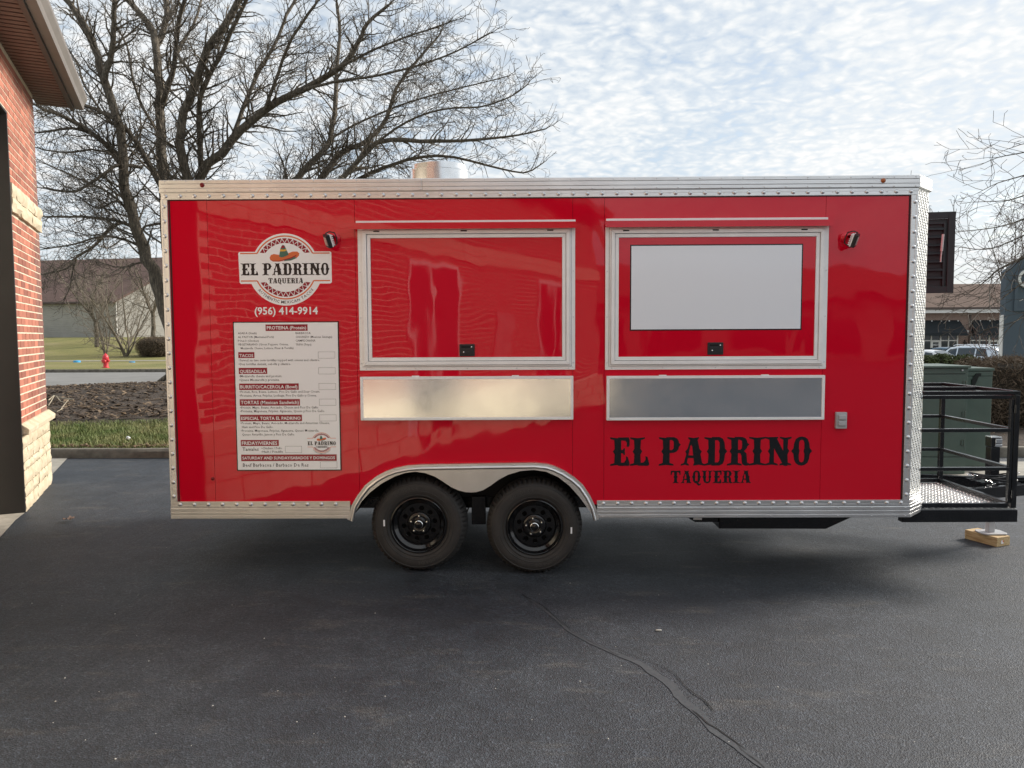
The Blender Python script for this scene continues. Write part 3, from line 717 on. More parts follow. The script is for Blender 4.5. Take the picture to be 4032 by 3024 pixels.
# marker lights
for px, py, mt_, r in ((800, 731, 'lens_red', .0135), (3473, 713, 'lens_amber', .0135), (838, 1885, 'lens_red', .010)):
    x, z = S(px, py); q = MB(); q.lathe([(r*1.25, 0), (r*1.25, .004), (r, .006), (r*.8, .011), (0, .014)], (x, YS-(.019 if py < 800 else .0), z), (0, -1, 0), 14); q.build('marker_light', M[mt_], tr, smooth=35)
# ---------------------------------------------------------------- fender and wheels
FL = [cp(*p) for p in ((115,515),(180,400),(250,325),(340,255),(450,195),(540,165),(620,155),(700,166),(780,195),(850,238),(915,282),(980,310),(1030,322),(1075,325),(1120,322),(1175,306),(1235,270),(1300,222),(1380,180),(1480,150),(1590,141),(1690,155),(1790,200),(1880,270),(1960,360),(2020,440),(2078,525))]
MB().prism([ARCH + FL[::-1]], side, .030, .026).build('fender', M['alu'], tr)
def off_path(P, d):
    out = []
    for i, p in enumerate(P):
        a = P[max(0, i-1)]; c = P[min(len(P)-1, i+1)]; t = Vector((c[0]-a[0], c[1]-a[1])).normalized(); out.append((p[0]+t.y*d, p[1]-t.x*d))
    return out
fl2 = off_path(ARCH, .040); fl0 = off_path(ARCH, -.012)
MB().prism([ARCH + off_path(ARCH, .016)[::-1]], side, .034, .0).build('fender_flange', M['alu'], tr, bevel=.001)
MB().tube([(p[0], YS-.036, p[1]) for p in off_path(ARCH, .030)], .012, 8).build('fender_bead', M['alu'], tr, smooth=60)
for x, y in ((212,268),(455,128),(802,100),(1075,97),(1428,93),(1756,118),(1990,268),(2122,500),(70,535)):
    u, v = cp(x, y); screw(u, v-.004, .035, .006)
# recess liner behind the fender
q = MB(); inner = [(xa-.02, .50)] + [(x, z-.03) for x, z in ARCH if z > .62] + [(xb+.02, .50)]
for w in (.0, .34):
    q.v += [(u, YS+.004+w, v) for u, v in inner]
k = len(inner); q.f = [(i, i+1, k+i+1, k+i) for i in range(k-1)] + [tuple(range(k, 2*k))]
q.build('wheel_recess', M['well'], tr, smooth=30)
def make_wheel(cx, cz, ang, first, lean):
    RT_ = 0.3615; yo = YS+.03; w = .215
    e = empty('wheel', (cx, yo, cz)); e.parent = tr; ORG[e] = Vector((cx, yo, cz)); e.location = Vector((cx, yo, cz))-org(tr)
    prof = [(.204, .030), (.210, .012), (.222, .004), (.250, -.006), (.285, -.009), (.312, -.006), (.330, .004), (.343, .020), (.354, .036), (.3595, .046), (RT_, .060),
            (RT_, .084), (.353, .086), (.353, .094), (RT_, .096), (RT_, .122), (.353, .124), (.353, .132), (RT_, .134), (RT_, .160), (.354, .176), (.33, .206), (.27, .222), (.205, .19)]
    def seg(k, i, r, h):
        if i in (7, 8, 9, 10) and k % 4 == 0: r -= (.008, .013, .013, .011)[i-7]
        if i in (6,) and k % 4 == 0: r -= .001
        return r, h
    q = MB(); q.lathe(prof, (cx, yo, cz), (0, 1, 0), 240, seg)
    q.v = [(x, y, max(z, cz-RT_+.006) if z < cz-.3 else z) for x, y, z in q.v]
    ty = q.build('tyre', M['rubber'], e, smooth=38)
    # raised rings and lettering on the sidewall
    q = MB()
    for r in (.318, .262, .232): q.tube([(cx+r*math.cos(t*math.pi/48), yo-.0062 if r < .3 else yo-.0045, cz+r*math.sin(t*math.pi/48)) for t in range(96)], .0032, 5, closed=True)
    q.build('sidewall_ring', M['rubber'], e, smooth=50)
    q = MB()
    for (word, a0, hgt) in (('GOODRIDE', 128 if first else 118, .026), ('GOODRIDE', -52 if first else -62, .026), ('ST225/75R15', 30, .013), ('LOAD RANGE D', 210, .011)):
        a = R(a0+ang)
        for ch in word:
            if ch == ' ': a -= .05; continue
            vs_, fs_, bb_ = text2d(ch, .012, 1); wd = (bb_[1]-bb_[0])*hgt*1.35; a -= wd/.285/2
            er = Vector((math.cos(a), 0, math.sin(a))); et = Vector((math.sin(a), 0, -math.cos(a)))
            o = Vector((cx, yo-.0102, cz))+er*.272
            q.add([o+et*((v[0]-(bb_[0]+bb_[1])/2)*hgt*1.35)+er*(v[1]*hgt*1.35) for v in vs_], fs_); a -= wd/.285/2+.016
    q.build('sidewall_lettering', M['tyre_letters'], e)
    lx = (cx-.255, cz+.02) if first else (cx+.275, cz-.02)
    MB().box(lx[0]-.006, lx[0]+.006, yo-.0105, yo-.009, lx[1]-.024, lx[1]+.024).build('white_tag', M['white_print'], e)
    q = MB(); q.lathe([(.206, .012), (.211, .006), (.211, .0), (.204, -.002), (.198, .004), (.192, .020), (.186, .032), (.168, .040), (.158, .060), (.152, .066)], (cx, yo, cz), (0, 1, 0), 72)
    rim = q.build('rim', M['black_rim'], e, smooth=50)
    def dm(u, v, w): return (cx+u, yo+w, cz+v)
    holes = [circ(.118*math.cos(R(k*36+9+ang)), .118*math.sin(R(k*36+9+ang)), .0185, 14)[::-1] for k in range(10)]
    MB().prism([circ(0, 0, .156, 60)] + holes + [circ(0, 0, .028, 20)[::-1]], dm, .060, .066).build('rim_disc', M['black_rim'], rim, bevel=.002)
    q = MB(); q.lathe([(.092, .061), (.086, .050), (.080, .046), (.050, .046), (.040, .050)], (cx, yo, cz), (0, 1, 0), 48); q.build('rim_dish', M['black_rim'], rim, smooth=40)
    q = MB(); q.lathe([(.15, .13), (.0, .13)], (cx, yo, cz), (0, 1, 0), 32); q.build('brake_drum', M['well'], e)
    q = MB(); q.lathe([(.030, .055), (.0325, .02), (.0325, .012), (.029, .009), (.028, .012)], (cx, yo, cz), (0, 1, 0), 28); q.build('hub_ring', M['chrome'], e, smooth=40)
    q = MB(); q.lathe([(.0285, .012), (.024, .012), (.022, .006), (.012, .003), (0, .003)], (cx, yo, cz), (0, 1, 0), 24); q.build('hub_cap', M['black_rim'], e, smooth=40)
    for k in range(5):
        a = R(k*72+ang+17); q = MB(); q.lathe([(.0105, .05), (.0105, .030), (.0075, .024), (0, .023)], (cx+.062*math.cos(a), yo, cz+.062*math.sin(a)), (0, 1, 0), 6); q.build('lug_nut', M['chrome'], rim, smooth=20)
M['tyre_letters'] = mat('tyre_lettering', (0.055, 0.053, 0.052), 0.5)
wl = S(1645, 2061); wr = S(2105, 2072)
make_wheel(wl[0], H(wl[0], YS)+.357, 0, True, 0); make_wheel(wr[0], H(wr[0], YS)+.357, 12, False, 0)
# running gear
b = MB()
for cx_w in (wl[0], wr[0]): b.box(cx_w-.035, cx_w+.035, YS+.1, YB-.1, .30, .37)
b.build('axle', M['black_steel'], tr)
for cx_w in (wl[0], wr[0]):
    q = MB(); q.lathe([(.2, .0), (.33, -.005), (.355, .03), (.355, .17), (.33, .2), (.2, .19), (.2, .0)], (cx_w, YB-.24, H(cx_w, 7)+.357), (0, 1, 0), 48); q.build('far_tyre', M['rubber'], tr, smooth=40)
    q = MB(); q.lathe([(.2, .15), (0, .15)], (cx_w, YB-.24, H(cx_w, 7)+.357), (0, 1, 0), 32); q.build('far_rim', M['black_rim'], tr)
b = MB(); mx = (wl[0]+wr[0])/2; b.box(mx-.05, mx+.06, YS+.25, YS+.31, .30, .52); b.build('equaliser_hanger', M['black_steel'], tr, bevel=.004)
MB().bar((mx-.12, YS+.45, .30), (mx-.06, YS+.45, .46), .03, .012).build('hanger_strap', M['galv'], tr)
b = MB()
for yy in (YS+.42, YB-.42): b.box(X0+.1, X1+.15, yy-.03, yy+.03, .40, .50)
b.build('frame_beam', M['black_steel'], tr)
# grey-water tank with its tapered shroud
ty0 = YS+.55
def TP(px, py): p = at_y(px, py, ty0); return p.x, p.z
a = TP(2831, 2082); c = TP(3253, 2083); d = TP(3545, 2034)
MB().prism([[(a[0], a[1]), (c[0], c[1]), (d[0], .46), (a[0], .46)]], lambda u, v, w: (u, ty0+w, v), 0, 1.0).build('waste_tank', M['black_steel'], tr, bevel=.006)
a2 = TP(2717, 2046); a3 = TP(2740, 2058)
MB().prism([[(a2[0], a2[1]), (a3[0], a3[1]), (a[0], a3[1]), (a[0], .45), (a2[0], .45)]], lambda u, v, w: (u, ty0+w, v), .02, .7).build('tank_bracket', M['black_steel'], tr)
MB().box(a2[0]+.03, a2[0]+.10, ty0+.012, ty0+.018, a2[1]-.005, a2[1]+.02).build('bracket_tag', M['white_print'], tr)
# ---------------------------------------------------------------- hatches
def rect(x0, x1, z0, z1): return [(x0, z0), (x1, z0), (x1, z1), (x0, z1)]
def frame(x0, x1, z0, z1, w, w0, w1, b=None):
    b = b or MB(); i = rect(x0+w, x1-w, z0+w, z1-w); o = rect(x0, x1, z0, z1)
    for k in range(4):                              # mitred: four pieces with a hairline between
        a, c, d, e = o[k], o[(k+1) % 4], i[(k+1) % 4], i[k]
        m_ = Vector((c[0]-a[0], c[1]-a[1])).normalized()*.0004
        b.prism([[(a[0]+m_.x, a[1]+m_.y), (c[0]-m_.x, c[1]-m_.y), (d[0]-m_.x, d[1]-m_.y), (e[0]+m_.x, e[1]+m_.y)]], side, w0, w1)
    return b
def hatch(outer, lip, strip_, latch, board=None):
    x0, z1 = S(*outer[0]); x1, z0 = S(*outer[1]); z1 += .02
    fr = frame(x0, x1, z0, z1, .026, .008, -.001).build('hatch_frame', M['alu_frame'], tr, bevel=.0012)
    MB().prism([rect(x0+.005, x1-.005, z0+.005, z1-.005)], side, .0035, -.001).build('frame_backing', M['well'], fr)
    frame(x0+.0285, x1-.0285, z0+.0285, z1-.0285, .009, .020, -.001).build('frame_bead', M['alu_frame'], fr)
    frame(x0+.040, x1-.040, z0+.040, z1-.040, .026, .034, -.001).build('frame_step', M['alu_frame'], fr, bevel=.0012)
    frame(x0+.0695, x1-.0695, z0+.0695, z1-.0695, .025, .025, -.001).build('hatch_edge', M['alu_frame'], fr, bevel=.001)
    px0, px1, pz0, pz1 = x0+.0955, x1-.0955, z0+.0955, z1-.0955
    MB().prism([rect(px0, px1, pz0, pz1)], side, .017, .0).build('hatch_panel', M['red_hatch'], fr)
    a = S(*lip[0]); c = S(*lip[1])
    q = MB(); q.box(a[0], c[0], YS-.075, YS-.001, c[1]+.006, c[1]+.012); q.box(a[0], c[0], YS-.078, YS-.074, c[1]-.004, a[1]); q.build('drip_lip', M['red_hatch'], fr)
    a2 = S(*strip_[0]); c2 = S(*strip_[1]); q = MB(); q.box(a2[0], c2[0], YS-.014, YS-.001, c2[1]+.002, a2[1]); q.build('hinge_rail', M['alu_frame'], fr, bevel=.002)
    for f in (.04, .27, .5, .73, .96): screw(a2[0]+(c2[0]-a2[0])*f, c2[1]+.010, .014, .004)
    for f in (.09, .49, .885):
        q = MB(); xx = x0+(x1-x0)*f; q.tube([(xx-.022, YS-.033, z1-.047), (xx+.022, YS-.033, z1-.047)], .005, 8); q.build('hinge_pin', M['black_steel'], fr, smooth=40)
    for f in (.03, .26, .5, .73, .97): screw(x0+(x1-x0)*f, z0+.013, .008, .0055)
    for f in (.05, .365, .68):
        for xx in (x0+.013, x1-.013): screw(xx, z0+(z1-z0)*f, .008, .005)
    la = S(*latch[0]); lc = S(*latch[1])
    ob = MB().prism([rect(la[0], lc[0], lc[1], la[1])], side, .027, .016).build('latch', M['black_plastic'], fr, bevel=.003)
    w_, h_ = lc[0]-la[0], la[1]-lc[1]
    MB().prism([rect(la[0]+w_*.13, lc[0]-w_*.30, la[1]-h_*.30, la[1]-h_*.16)], side, .0275, .026).build('latch_slot', M['crack'], ob)
    MB().prism([rect(la[0]+w_*.12, lc[0]-w_*.12, lc[1]+h_*.18, lc[1]+h_*.62)], side, .031, .026).build('latch_paddle', M['black_plastic'], ob, bevel=.002)
    for fx, fz in ((.8, .76), (.28, .34)):
        q = MB(); q.lathe([(.0048, 0), (.0048, .004), (0, .0055)], (la[0]+w_*fx, YS-(.027 if fz > .5 else .031), lc[1]+h_*fz), (0, -1, 0), 12); q.build('latch_screw', M['chrome'], ob, smooth=30)
    if board:
        a = S(*board[0]); c = S(*board[1])
        bo = MB().prism([rect(a[0], c[0], c[1], a[1])], side, .019, .016).build('whiteboard_border', M['black_print'], fr)
        MB().prism([rect(a[0]+.009, c[0]-.009, c[1]+.009, a[1]-.009)], side, .0205, .019).build('whiteboard', M['white_board'], bo, label='blank white board with black border on the closed hatch')
    return fr
hatch(((1408, 899), (2264, 1455)), ((1391, 884), (2268, 901)), ((1402, 871), (2266, 880)), ((1810, 1355), (1870, 1402)))
hatch(((2384, 896), (3250, 1452)), ((2382, 876), (3271, 893)), ((2386, 862), (3258, 871)), ((2783, 1348), (2844, 1396)), ((2480, 965), (3152, 1299)))
def shelf(a, c, nm):
    x0, z1 = S(*a); x1, z0 = S(*c)
    f = frame(x0, x1, z0, z1, .019, .040, .0).build('folding_shelf', M['alu_frame'], tr, bevel=.0015, label=nm)
    MB().prism([rect(x0+.0185, x1-.0185, z0+.0185, z1-.0185)], side, .034, .004).build('shelf_sheet', M['steel'], f)
    for t in (.25, .72): MB().box(x0+(x1-x0)*t-.012, x0+(x1-x0)*t+.04, YS-.03, YS-.004, z1+.0005, z1+.006).build('shelf_hinge', M['alu_frame'], f)
    screw(x0+.02, z0+.01, .040, .004)
shelf((1422, 1483), (2256, 1650), 'folded stainless serving shelf below the plain hatch'); shelf((2387, 1480), (3237, 1650), 'folded stainless serving shelf below the whiteboard hatch')
T(sc.build('screw_heads', M['rivet'], tr, smooth=30), kind='stuff')
# outlet box
x0, z1 = S(3287, 1622); x1, z0 = S(3328, 1686)
ob = MB().box(x0, x1, YS-.03, YS, z0, z1).build('outlet_box', M['grey_box'], tr, bevel=.004)
for f in (.18, .56): MB().box(x0+.012, x1-.008, YS-.045, YS-.0305, z0+(z1-z0)*f, z0+(z1-z0)*(f+.30)).build('outlet_cover', M['grey_box'], ob, bevel=.006)
# small floodlights on swivel arms
def flood(px, py, sgn):
    x, z = S(px, py); e = empty('floodlight', (x, YS-.09, z)); e.parent = tr; e.location = Vector((x, YS-.09, z))-org(tr); ORG[e] = Vector((x, YS-.09, z))
    ca = R(25); d = Vector((sgn*math.sin(R(62))*.9, -.45, -.35)).normalized()      # facing direction
    a = Vector((sgn*math.sin(ca)*-1, 0, math.cos(ca))); a = (a-d*a.dot(d)).normalized(); s = d.cross(a)
    c = Vector((x, YS-.09, z))
    bd = MB().obox(c, d*.014, a*.047, s*.036).build('lamp_body', M['black_plastic'], e, bevel=.004)
    MB().obox(c+d*.0155, d*.0015, a*.030, s*.022).build('lamp_glass', M['lamp_glass'], bd)
    q = MB()
    for k in range(6): q.obox(c-d*.026, d*.012, a*(.0025), s*.034) if False else q.obox(c-d*.024+a*(k-2.5)*.014, d*.011, a*.0022, s*.033)
    q.obox(c-d*.016, d*.004, a*.044, s*.035); q.build('heat_sink', M['alu_frame'], bd)
    q = MB(); q.tube([c+a*.056+s*0, c+a*.060-d*.03, c+a*.04-d*.065, c-a*.0-d*.07, c-a*.04-d*.06, c-a*.056-d*.01], .0045, 6); q.build('yoke', M['black_plastic'], e, smooth=50)
    q = MB(); q.lathe([(.035, 0), (.035, .012), (.02, .02), (.012, .03), (.012, .075)], (x-sgn*.035, YS, z+.03), (0, -1, 0), 20); q.build('swivel_base', M['red'], e, smooth=40)
M['lamp_glass'] = mat('lamp_glass', (0.55, 0.52, 0.50), 0.15)
flood(1303, 955, -1); flood(3345, 953, 1)
# roof exhaust stack
c = at_y(1733, 690, 6.15); rad = (at_y(1852, 690, 6.15).x-at_y(1614, 690, 6.15).x)/2; zt = at_y(1733, 658, 6.15-rad).z
q = MB(); q.lathe([(rad, Z1-.1), (rad, zt), (rad+.006, zt), (rad+.006, zt+.006), (rad*.93, zt+.008), (rad*.93, zt+.05), (rad*.90, zt+.055), (rad*.88, zt+.05), (rad*.88, Z1-.05)], (c.x, 6.15, 0), (0, 0, 1), 72)
st = q.build('exhaust_stack', M['galv'], tr, smooth=35)
q = MB(); q.box(c.x-.02, c.x+.0, 6.15-rad-.004, 6.15-rad+.01, Z1-.05, zt-.001); q.build('stack_seam', M['galv'], st)

# ---------------------------------------------------------------- lettering
def stem(c, h, s, sl=True, sr=True, y0=0.0, y1=1.0, tb=True):
    r = [(c-s, y0), (c, y0+.03), (c+s, y0), (c+s*.96, y0+.055), (c+h+.015, y0+.10)]
    r += [(c+h, .40), (c+h+.065, .5), (c+h, .60)] if sr else []
    r += [(c+h+.015, y1-.10), (c+s*.96, y1-.055), (c+s, y1), (c, y1-.03), (c-s, y1), (c-s*.96, y1-.055), (c-h-.015, y1-.10)]
    r += [(c-h, .60), (c-h-.065, .5), (c-h, .40)] if sl else []
    return [r + [(c-h-.015, y0+.10), (c-s*.96, y0+.055)]]
O_OUT = [(.39,1.01),(.27,.985),(.17,.92),(.11,.78),(.085,.60),(0,.5),(.085,.40),(.11,.22),(.17,.08),(.27,.015),(.39,-.01),(.51,.015),(.61,.08),(.67,.22),(.695,.40),(.78,.5),(.695,.60),(.67,.78),(.61,.92),(.51,.985)]
O_IN = [(.39,.90),(.32,.87),(.29,.78),(.285,.60),(.315,.5),(.285,.40),(.29,.22),(.32,.13),(.39,.10),(.46,.13),(.49,.22),(.495,.40),(.465,.5),(.495,.60),(.49,.78),(.46,.87)]
BOWL = [[(.28,1.0),(.56,1.0),(.68,.955),(.75,.86),(.755,.80),(.83,.735),(.755,.67),(.74,.58),(.66,.49),(.55,.45),(.28,.45)], [(.39,.90),(.49,.90),(.555,.86),(.565,.73),(.555,.60),(.49,.55),(.39,.55)]]
GL = {
 'E': (.76, [stem(.29,.115,.29,sr=False), [[(.29,.995),(.70,1.0),(.735,.93),(.74,.72),(.69,.66),(.62,.68),(.635,.80),(.58,.875),(.40,.89)]], [[(.40,.555),(.48,.56),(.53,.63),(.565,.60),(.555,.5),(.565,.40),(.53,.37),(.48,.44),(.40,.445)]], [[(.29,.005),(.68,0),(.74,.03),(.735,.10),(.67,.31),(.60,.34),(.60,.22),(.54,.12),(.40,.11)]]]),
 'L': (.74, [stem(.28,.115,.28,sr=True), [[(.28,.005),(.66,0),(.73,.03),(.72,.10),(.66,.31),(.58,.34),(.59,.22),(.52,.12),(.39,.11)]]]),
 'P': (.84, [stem(.28,.115,.28,sr=False), BOWL]),
 'A': (.88, [[[(0,0),(.15,.035),(.30,0),(.295,.055),(.235,.10),(.265,.27),(.475,.27),(.50,.10),(.475,.055),(.47,0),(.67,.035),(.88,0),(.875,.055),(.80,.10),(.735,.41),(.785,.5),(.70,.58),(.625,.90),(.665,.945),(.67,1.0),(.47,.965),(.27,1.0),(.275,.945),(.345,.90),(.245,.58),(.165,.5),(.21,.41),(.115,.10),(.01,.055)], [(.285,.36),(.345,.68),(.385,.74),(.425,.66),(.465,.36)]]]),
 'D': (.87, [stem(.28,.115,.28,sr=False), [[(.28,1.0),(.57,1.0),(.70,.94),(.765,.80),(.785,.60),(.865,.5),(.785,.40),(.765,.20),(.70,.06),(.57,0),(.28,0)], [(.39,.89),(.52,.89),(.575,.82),(.585,.60),(.555,.5),(.585,.40),(.575,.18),(.52,.11),(.39,.11)]]]),
 'R': (.83, [stem(.28,.115,.28,sr=False), [[p if p[1] > .6 else (p[0], p[1]+.03) for p in BOWL[0]], BOWL[1]], [[(.40,.52),(.62,.52),(.73,.42),(.745,.25),(.755,.13),(.79,.075),(.83,.09),(.84,.03),(.76,-.005),(.66,.0),(.575,.05),(.55,.20),(.54,.36),(.50,.43),(.40,.44)]]]),
 'I': (.62, [stem(.31,.115,.31)]),
 'N': (.98, [stem(.24,.075,.24,sr=False), stem(.76,.075,.22,sl=False,y0=.0), [[(.14,.99),(.40,.995),(.84,.20),(.84,-.015),(.70,-.015),(.17,.86)]]]),
 'O': (.78, [[O_OUT, O_IN]]),
 'Q': (.80, [[O_OUT, O_IN], [[(.30,.17),(.42,.19),(.52,.06),(.64,-.07),(.78,.0),(.72,-.15),(.58,-.19),(.46,-.12),(.38,0)]]]),
 'T': (.82, [stem(.41,.115,.25), [[(.04,1.0),(.41,.985),(.78,1.0),(.815,.92),(.82,.68),(.75,.66),(.71,.80),(.64,.885),(.18,.885),(.11,.80),(.07,.66),(0,.68),(.005,.92)]]]),
 'U': (.88, [[[(0,1.0),(.22,.97),(.44,1.0),(.435,.945),(.345,.90),(.335,.60),(.39,.5),(.335,.40),(.345,.22),(.41,.12),(.50,.11),(.57,.16),(.60,.26),(.60,.40),(.56,.5),(.60,.60),(.60,.90),(.535,.945),(.53,1.0),(.70,.97),(.88,1.0),(.875,.945),(.75,.90),(.745,.60),(.80,.5),(.745,.40),(.74,.22),(.66,.05),(.46,-.01),(.24,.05),(.14,.20),(.125,.40),(.06,.5),(.125,.60),(.115,.90),(.005,.945)]]]),
 ' ': (.36, []),
}
def western(b, word, x0, x1, z0, z1, w, tight=.02):
    adv = [GL[c][0]+tight for c in word]; tot = sum(adv)-tight; sx = (x1-x0)/tot; sz = z1-z0; x = x0; k = 0
    for c, a in zip(word, adv):
        for loops in GL[c][1]:
            k += 1; eps = (k % 5)*.00012
            b.prism([[(x+u*sx, z0+v*sz) for u, v in l] for l in loops], side, w+eps, w-.0008, back=False)
        x += a*sx
    return b
x0, z1 = S(2402, 1722); x1, z0 = S(3196, 1832)
western(MB(), 'EL PADRINO', x0, x1, z0, z1, .0012, -.01).build('name_lettering', M['black_print'], tr)
x0, z1 = S(2641, 1853); x1, z0 = S(2956, 1902)
western(MB(), 'TAQUERIA', x0, x1, z0, z1, .0012, .03).build('name_lettering', M['black_print'], tr)
def put_text(b, s, x0, x1, zbase, w, bold=.012, res=2, cap=None):
    vs_, fs_, bb_ = text2d(s, bold, res); sx = (x1-x0)/(bb_[1]-bb_[0]); sz = sx if cap is None else cap/.73
    b.add([side(x0+(v[0]-bb_[0])*sx, zbase+v[1]*sz, w) for v in vs_], fs_)
a = S(1003, 1242); c = S(1252, 1242)
put_text(ph := MB(), '(956) 414-9914', a[0], c[0], S(1003, 1238)[1], .0012, .022); ph.build('phone_number', M['white_print'], tr)
# round logo decal
def logo(parent, lcx, lcz, k, w, detail=True, base=True):
    """k = metres per photo-crop pixel of the logo drawing; centre of the rings at (lcx, lcz)"""
    def LM(u, v, ww): return side(lcx+u*k, lcz+v*k, ww)
    ov = (0, 0); root = parent; e = .0003
    if base:
        d = MB()
        a1 = math.degrees(math.asin(157/337)); top = circ(0, 0, 337, 40, a1, 180-a1, False)
        a2 = math.degrees(math.asin(160/378)); bot = circ(0, 0, 378, 48, 180+a2, 360-a2, False)
        rr_ = [(-455, 157), (-467, 145), (-460, -148), (-448, -160)]; rl = [(448, -160), (465, -148), (465, 145), (453, 157)]
        d.prism([top + rr_ + bot + rl], LM, w+.001, w, back=False); root = d.build('logo_decal', M['white_print'], parent)
    w += .001+e
    q = MB()
    for s in (1, -1):
        lo = 27 if s > 0 else 25
        an = [R(lo+(180-2*lo)*i/40) for i in range(41)]; ro, ri = 318, 305
        q.prism([[(ro*math.cos(t), s*ro*math.sin(t)) for t in an] + [(ri*math.cos(t), s*ri*math.sin(t)) for t in an[::-1]]], LM, w, w-.0002, back=False)
        xx = 311*math.cos(R(lo)); yy = s*311*math.sin(R(lo))
        for sg in (-1, 1):
            q.prism([[(sg*xx, yy-6), (sg*448, yy-6), (sg*448, yy+6), (sg*xx, yy+6)]], LM, w, w-.0002, back=False)
    q.build('orange_line', M['orange_print'], root)
    q = MB(); q2 = MB()
    for s in (1, -1):
        n = 11; lo = 30
        for i in range(n):
            t0, t1 = R(lo+(180-2*lo)*i/n), R(lo+(180-2*lo)*(i+1)/n); tm = (t0+t1)/2
            f = lambda r, t: (r*math.cos(t), s*r*math.sin(t))
            q.prism([[f(291, t0+.012), f(291, t1-.012), f(247, tm)]], LM, w, w-.0002, back=False)
            if i: q.prism([[f(243, tm-(t1-t0)+.012), f(243, tm-.012), f(282, t0)]], LM, w, w-.0002, back=False)
        q.build('triangle_band', M['red_print'], root); q = MB()
    # sombrero
    q = MB(); brim = [(-155,86),(-150,62),(-120,52),(-60,50),(0,66),(60,90),(110,120),(140,150),(146,130),(120,96),(60,74),(0,62)]
    q.prism([[(-153,100),(-140,125),(-110,135),(-70,128),(-20,122),(30,140),(80,158),(125,158),(146,140),(140,115),(110,90),(60,76),(0,70),(-60,58),(-120,60),(-148,76)]], LM, w, w-.0002, back=False); q.build('sombrero_brim', M['orange_print'], root)
    q = MB(); q.prism([[(-58,108),(-46,180),(-30,215),(-18,226),(0,216),(18,175),(40,128),(10,112),(-30,100)]], LM, w+e, w, back=False)
    q.prism([[(-10,64),(60,70),(120,94),(100,104),(50,92),(0,84)]], LM, w+e, w, back=False); q.build('sombrero_crown', M['green_print'], root)
    if detail:
        q = MB(); q.prism([[(-50,160),(-44,182),(-8,178),(12,184),(20,168),(-6,160)]], LM, w+2*e, w+e, back=False); q.build('sombrero_band', M['yellow_print'], root)
        q = MB(); q.prism([[(-40,192),(-28,216),(-14,222),(6,200),(-14,192)]], LM, w+2*e, w+e, back=False); q.prism([[(-148,80),(-120,68),(-60,68),(0,82),(60,100),(118,126),(112,112),(60,88),(0,74),(-60,62),(-120,63)]], LM, w+2*e, w+e, back=False); q.build('sombrero_stripe', M['red_print'], root)
    western(MB(), 'EL PADRINO', lcx-446*k, lcx+444*k, lcz-76*k, lcz+44*k, w+e, -.01).build('logo_lettering', M['black_print'], root); western(MB(), 'TAQUERIA', lcx-172*k, lcx+178*k, lcz-157*k, lcz-104*k, w+e, .03).build('logo_lettering', M['black_print'], root)
    q = MB()
    if True:
        word = 'AUTHENTIC MEXICAN TACOS'; total = R(104); wd = []
        for ch in word: wd.append(.30 if ch == ' ' else (text2d(ch, .0, 1)[2][1]-text2d(ch, .0, 1)[2][0])+.09)
        ang = -math.pi/2-total/2; sc_ = total/sum(wd)
        for ch, wdt in zip(word, wd):
            t = ang+wdt*sc_/2; ang += wdt*sc_
            if ch == ' ': continue
            vs_, fs_, bb_ = text2d(ch, .006, 1); cm = (bb_[0]+bb_[1])/2; kk = 41
            er = (math.cos(t), math.sin(t)); et = (-er[1], er[0]); rb = 358
            q.add([LM(er[0]*(rb-v[1]*kk)+et[0]*(v[0]-cm)*kk, er[1]*(rb-v[1]*kk)+et[1]*(v[0]-cm)*kk, w+e) for v in vs_], fs_)
    q.build('logo_lettering', M['black_print'], root)
    return root
kx = (S(1306, 1060)[0]-S(940, 1060)[0])/932
lc = S(600+1335/2.5525, 650+1030/2.5525)
logo(tr, lc[0], lc[1], kx, .0)
# menu board
def MP(x, y): return S(900+x/2.592, 1240+y/2.592)
mo = [MP(45,68), MP(1125,68), MP(1153,1585), MP(92,1590)]
mx0, mx1 = (mo[0][0]+mo[3][0])/2, (mo[1][0]+mo[2][0])/2; mz0, mz1 = (mo[2][1]+mo[3][1])/2, (mo[0][1]+mo[1][1])/2
mn = MB().prism([rect(mx0, mx1, mz0, mz1)], side, .006, .0).build('menu_board', M['black_print'], tr, label='white framed menu board printed with black and red lettering')
MB().prism([rect(mx0+.0075, mx1-.0075, mz0+.0075, mz1-.0075)], side, .0072, .006).build('menu_sheet', M['white_print'], mn)
blk, wht, rdb = MB(), MB(), MB(); WB = .0076
def band(x0, y0, x1, y1, s, tx0, tx1, ty):
    a = MP(x0, y0); c = MP(x1, y1); rdb.prism([rect(a[0], c[0], c[1], a[1])], side, WB, WB-.0004, back=False)
    bo_ = rdb.build('heading_band', M['red_print'], mn); rdb.v = []; rdb.f = []
    put_text(wht, s, MP(tx0, ty)[0], MP(tx1, ty)[0], MP(tx0, ty)[1], WB+.0003, .014); wht.build('heading_lettering', M['white_print'], mn); wht.v = []; wht.f = []
band(380,98,810,162,'PROTEINA (Protein)',394,795,148); band(102,380,268,440,'TACOS',115,256,430); band(107,540,398,602,'QUESADILLA',119,385,592)
band(112,700,720,763,'BURRITO/CACEROLA (Bowl)',124,705,750); band(117,860,732,924,'TORTAS (Mexican Sandwich)',129,720,910); band(121,1019,753,1083,'ESPECIAL TORTA EL PADRINO',133,738,1070)
band(128,1275,517,1336,'FRIDAY/VIERNES',140,500,1325); band(132,1424,1107,1488,'SATURDAY AND SUNDAY/SABADOS Y DOMINGOS',146,1088,1473)
